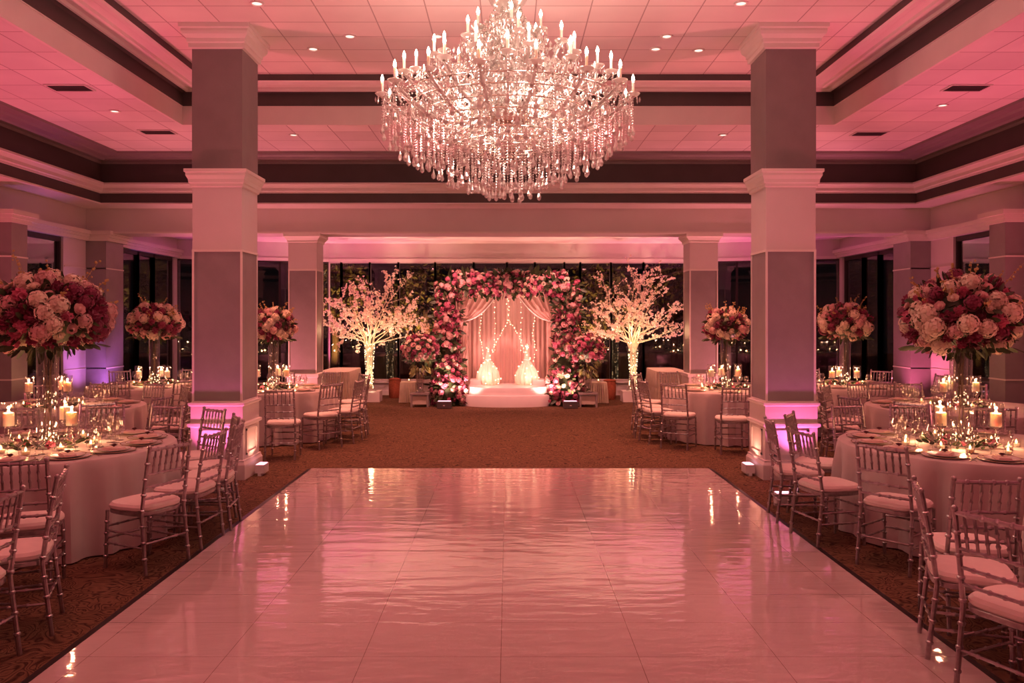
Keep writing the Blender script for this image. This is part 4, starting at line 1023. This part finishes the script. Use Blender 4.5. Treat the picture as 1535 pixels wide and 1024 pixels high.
# ------------------------------------------------------------------ blossom trees
def blossom_tree(x, y, seed, label):
    rnd = random.Random(seed); r = thing('blossom_tree', label, 'tree', (x, y, 0), 0, 'lit blossom trees')
    sk = MB(); sk.box(-.26, .26, -.2, .2, 0, .24); sk.build('draped_plinth', stage_m, r, False)
    v = MB().shell([(.16, .24), (.13, .26), (.10, .34), (.095, .7), (.12, 1.0), (.165, 1.22), (.17, 1.24)], 24); v.build('trumpet_vase', vase_g, r)
    tw = MB(); P0 = []
    for k in range(9):
        a = k*.7; P = [(.06*math.cos(a+j*.8), .06*math.sin(a+j*.8), .27+j*.13) for j in range(8)]; tw.tube(P, .012, 5)
    tw.build('twisted_trunk', bark_w, r)
    fb = MB()
    for k in range(90): a = rnd.random()*6.28; z = rnd.uniform(.28, 1.35); q = .085+.05*max(0, z-.7); fb.ball((q*math.cos(a), q*math.sin(a), z), .009, 5, 4)
    fb.build('fairy_light', fairy_m, r)['kind'] = 'stuff'
    br = MB(); bl = MB()
    def flower(p, s):
        d = Vector((rnd.uniform(-1, 1), rnd.uniform(-1, 1), rnd.uniform(-.4, 1))).normalized(); M = Matrix.Translation(p)@d.to_track_quat('Z', 'Y').to_matrix().to_4x4()
        for k in range(5):
            a = 2*PI*k/5; c, sn = math.cos(a), math.sin(a); bl.add([M@(Vector(q)*s) for q in ((0, 0, 0), (c*.6-sn*.42, sn*.6+c*.42, .25), (c*1.05, sn*1.05, .35), (c*.6+sn*.42, sn*.6-c*.42, .25))], [(0, 3, 2, 1)])
    def limb(p, d, L, rad, lev):
        P = [p]; cur = p.copy(); dd = d.copy(); n_ = 8 if lev == 2 else 5
        for i in range(n_):
            dd = (dd+Vector((rnd.uniform(-.2, .2), rnd.uniform(-.2, .2), rnd.uniform(-.12, .14)))).normalized(); cur = cur+dd*L/n_; P.append(cur.copy())
        br.tube(P, [rad*(1-.75*i/n_) for i in range(n_+1)], 5)
        for i in range(1, n_+1):
            if lev > 0 and i >= 2 and rnd.random() < (.85 if lev == 2 else .6):
                sd = (dd*.6+Vector((rnd.uniform(-1, 1), rnd.uniform(-1, 1), rnd.uniform(-.5, .8)))).normalized(); limb(P[i], sd, L*rnd.uniform(.24, .42), rad*.5, lev-1)
            if lev < 2 or i > 3:
                for q in range(1 if rnd.random() < .5 else 2): flower(P[i]+Vector((rnd.uniform(-1, 1), rnd.uniform(-1, 1), rnd.uniform(-1, 1)))*.025, rnd.uniform(.017, .029))
    for k in range(22):
        a = 2*PI*k/22*2.6+rnd.uniform(-.2, .2); el = (.22, .42, .62, .85, 1.1, 1.32)[k % 6]; d = Vector((math.cos(a)*math.cos(el), math.sin(a)*math.cos(el)*.7, math.sin(el)))
        p1 = Vector((.05*math.cos(a), .05*math.sin(a), 1.12)); p2 = Vector((.13*math.cos(a), .13*math.sin(a), 1.32+.1*(k % 3)))
        br.tube([p1, p2], [.015, .013], 5); limb(p2, d, rnd.uniform(.92, 1.14)*(1.28 if el > .9 else 1.02), .012, 2)
    br.build('branch', bark_w, r)['kind'] = 'stuff'; bl.build('blossom', blossom_m, r, False)['kind'] = 'stuff'
    spot((x+.1, y-.45, .1), (x, y+.1, 2.2), 300, (1, .66, .40), 90, .8, .05, 'tree_light'); spot((x-.35, y-.3, .3), (x-.1, y+.05, 2.0), 40, (1, .34, .30), 80, .8, .05, 'tree_light')
    point((x, y, 1.6), 14, WARM, .1, 'tree_light')
blossom_tree(-3.14, 18.1, 5, 'white blossom tree in tall lit vase, left of the arch')
blossom_tree(2.82, 18.1, 8, 'white blossom tree in tall lit vase, right of the arch')

# ------------------------------------------------------------------ side pieces by the arch
PAL_URN = [('rose', 'blush', 1, 30), ('rose', 'pink', 1, 20), ('rose', 'cream', 1, 14), ('carnation', 'magenta', 1, 22), ('hydrangea_head', 'pink', 1, 14)]
def urn(x, y, seed, label):
    r = thing('urn_arrangement', label, 'flower arrangement', (x, y, .30), 0, 'urn arrangements')
    MB().lathe([(.001, 0), (.10, 0), (.09, .02), (.06, .05), (.07, .12), (.12, .45), (.135, .50), (.12, .50), (.06, .2), (.001, .2)], 20).build('trumpet_vase', vase_g, r)
    ball_of_flowers(r, (0, 0, .90), .38, .34, 72, .066, seed, PAL_URN, True, -.6, 10)
    rnd = random.Random(seed); tr = MB()
    for k in range(46): a = rnd.random()*6.28; p = Vector((.13*math.cos(a), .13*math.sin(a), rnd.uniform(.38, .62))); add_leaf(tr, p, Vector((math.cos(a), math.sin(a), -1)).normalized(), rnd.uniform(.08, .16), rnd)
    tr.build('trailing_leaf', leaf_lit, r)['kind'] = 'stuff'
def stool(x, y, label):
    r = thing('low_stool', label, 'stool', (x, y, 0), 0, 'low stools')
    MB().box(-.2, .2, -.18, .18, .26, .30).build('seat', wood_m, r, False)
    for a in (-.17, .17):
        for b2 in (-.15, .15): MB().box(a-.02, a+.02, b2-.02, b2+.02, 0, .26).build('leg', wood_m, r, False)
    MB().box(-.15, .15, -.13, .13, .06, .24).build('shelf_box', linen_c, r, False)
XL, XR = PX(630, 17.0), PX(881, 17.0)
stool(XL, 17.0, 'small grey stool under the left flower urn'); stool(XR, 17.0, 'small grey stool under the right flower urn')
urn(XL, 17.0, 51, 'pink flower urn left of the arch on a low stool'); urn(XR, 17.0, 57, 'pink flower urn right of the arch on a low stool')
spot((XL-.1, 16.7, .34), (XL, 17.05, 1.3), 22, (1, .42, .36), 75, .8, .04, 'urn_light'); spot((XR+.1, 16.7, .34), (XR, 17.05, 1.3), 22, (1, .42, .36), 75, .8, .04, 'urn_light')
def draped(x, y, wx, wy, h, label, nf=14):
    r = thing('draped_table', label, 'table', (x, y, 0), 0, 'small draped tables'); mb = MB(); N = nf*8; vs = []
    for z, am, g in ((h, 0, .98), (h-.01, 0, 1), (h*.6, .012, 1.03), (.01, .022, 1.06)):
        for k in range(N):
            a = 2*PI*k/N; c, s = math.cos(a), math.sin(a); q = (abs(c)**8+abs(s)**8)**-.125; m_ = g+am*math.sin(nf*a*2)/min(wx, wy)*2
            vs.append((c*q*wx/2*m_, s*q*wy/2*m_, z))
    mb.add(vs, [(i*N+k, (i+1)*N+k, (i+1)*N+(k+1) % N, i*N+(k+1) % N) for i in range(3) for k in range(N)]+[tuple(range(N))]); mb.build('linen_drape', linen_c, r)
    MB().box(-wx*.42, wx*.42, -wy*.42, wy*.42, h-.04, h-.015).build('tabletop', wood_m, r, False)
draped(PX(613, 17.9), 17.9, .36, .36, .46, 'cream draped side table between rust pouf and stool, left of arch')
draped(PX(897, 17.8), 17.8, .36, .36, .46, 'cream draped side table between rust pouf and stool, right of arch')
def pouf(x, y, label):
    r = thing('woven_pouf', label, 'pouf', (x, y, 0), 0, 'rust woven poufs'); N = 40; mb = MB(); vs = []; prof = [(.12, 0), (.14, .03), (.145, .2), (.145, .40), (.13, .455), (.06, .47), (.001, .47)]
    for q, z in prof:
        for k in range(N): a = 2*PI*k/N; qq = q*(1+.02*math.sin(20*a)); vs.append((qq*math.cos(a), qq*math.sin(a), z))
    mb.add(vs, [(i*N+k, i*N+(k+1) % N, (i+1)*N+(k+1) % N, (i+1)*N+k) for i in range(len(prof)-1) for k in range(N)]+[tuple(range(N-1, -1, -1))]); mb.build('woven_cover', rust_m, r)
    MB().tube([(.146*math.cos(k*PI/16), .146*math.sin(k*PI/16), .44) for k in range(33)], .008, 5, False).build('piping', rust_m, r)
pouf(PX(592, 18.9), 18.9, 'rust woven pouf between the left blossom tree and draped side table'); pouf(PX(914, 18.5), 18.5, 'rust woven pouf between the right blossom tree and draped side table')
for x, y, s in ((PX(613, 17.9), 17.9, 'left'), (PX(897, 17.8), 17.8, 'right')): VOTIVE.put((x, y, .4605), 0, 'lit votive candle on the cream side table %s of the arch' % s, 'candle', 'votive candles on the side tables')
draped(-3.42, 16.35, .62, 1.35, .83, 'long white draped table beside the rear left column', 24); draped(3.22, 16.35, .62, 1.35, .83, 'long white draped table beside the rear right column', 24)

# ------------------------------------------------------------------ night garden beyond the windows
struct('ground_outside', MB().box(-30, 30, 20.0, 45, -.12, -.05), mat('night_lawn', (.02, .03, .012), .9))
def garden_tree(x, y, h, rad, seed, label):
    rnd = random.Random(seed); r = thing('garden_tree', label, 'tree', (x, y, -.05), 0, 'garden trees outside'); MB().tube([(0, 0, 0), (.05, .05, h*.3), (-.05, 0, h*.6)], [.12, .10, .06], 8).build('trunk', twig_m, r)
    mb = MB()
    for k in range(900):
        d = Vector((rnd.gauss(0, 1), rnd.gauss(0, 1), rnd.gauss(0, 1))).normalized()*rad*rnd.uniform(.4, 1)**.6; p = Vector((d.x, d.y, h*.68+d.z*.9)); add_leaf(mb, p, Vector((rnd.uniform(-1, 1), rnd.uniform(-1, 1), rnd.uniform(-1, .5))).normalized(), rnd.uniform(.10, .2), rnd)
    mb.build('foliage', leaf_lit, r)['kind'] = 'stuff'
garden_tree(PX(640, 22.3), 22.3, 3.6, 1.25, 1, 'leafy garden tree outside, left of the arch top'); garden_tree(PX(895, 22.3), 22.3, 3.6, 1.25, 2, 'leafy garden tree outside, right of the arch top')
garden_tree(PX(500, 23.5), 23.5, 4.2, 1.1, 3, 'leafy garden tree outside the leftmost back window'); garden_tree(PX(1010, 24), 24, 4.0, 1.1, 4, 'leafy garden tree outside the rightmost back window')
for x, y in ((PX(640, 21.0), 21.0), (PX(895, 21.0), 21.0), (PX(500, 22.2), 22.2)): spot((x, y, .1), (x, y+1.4, 2.8), 750, (1, .55, .16), 90, .7, .05, 'garden_light')
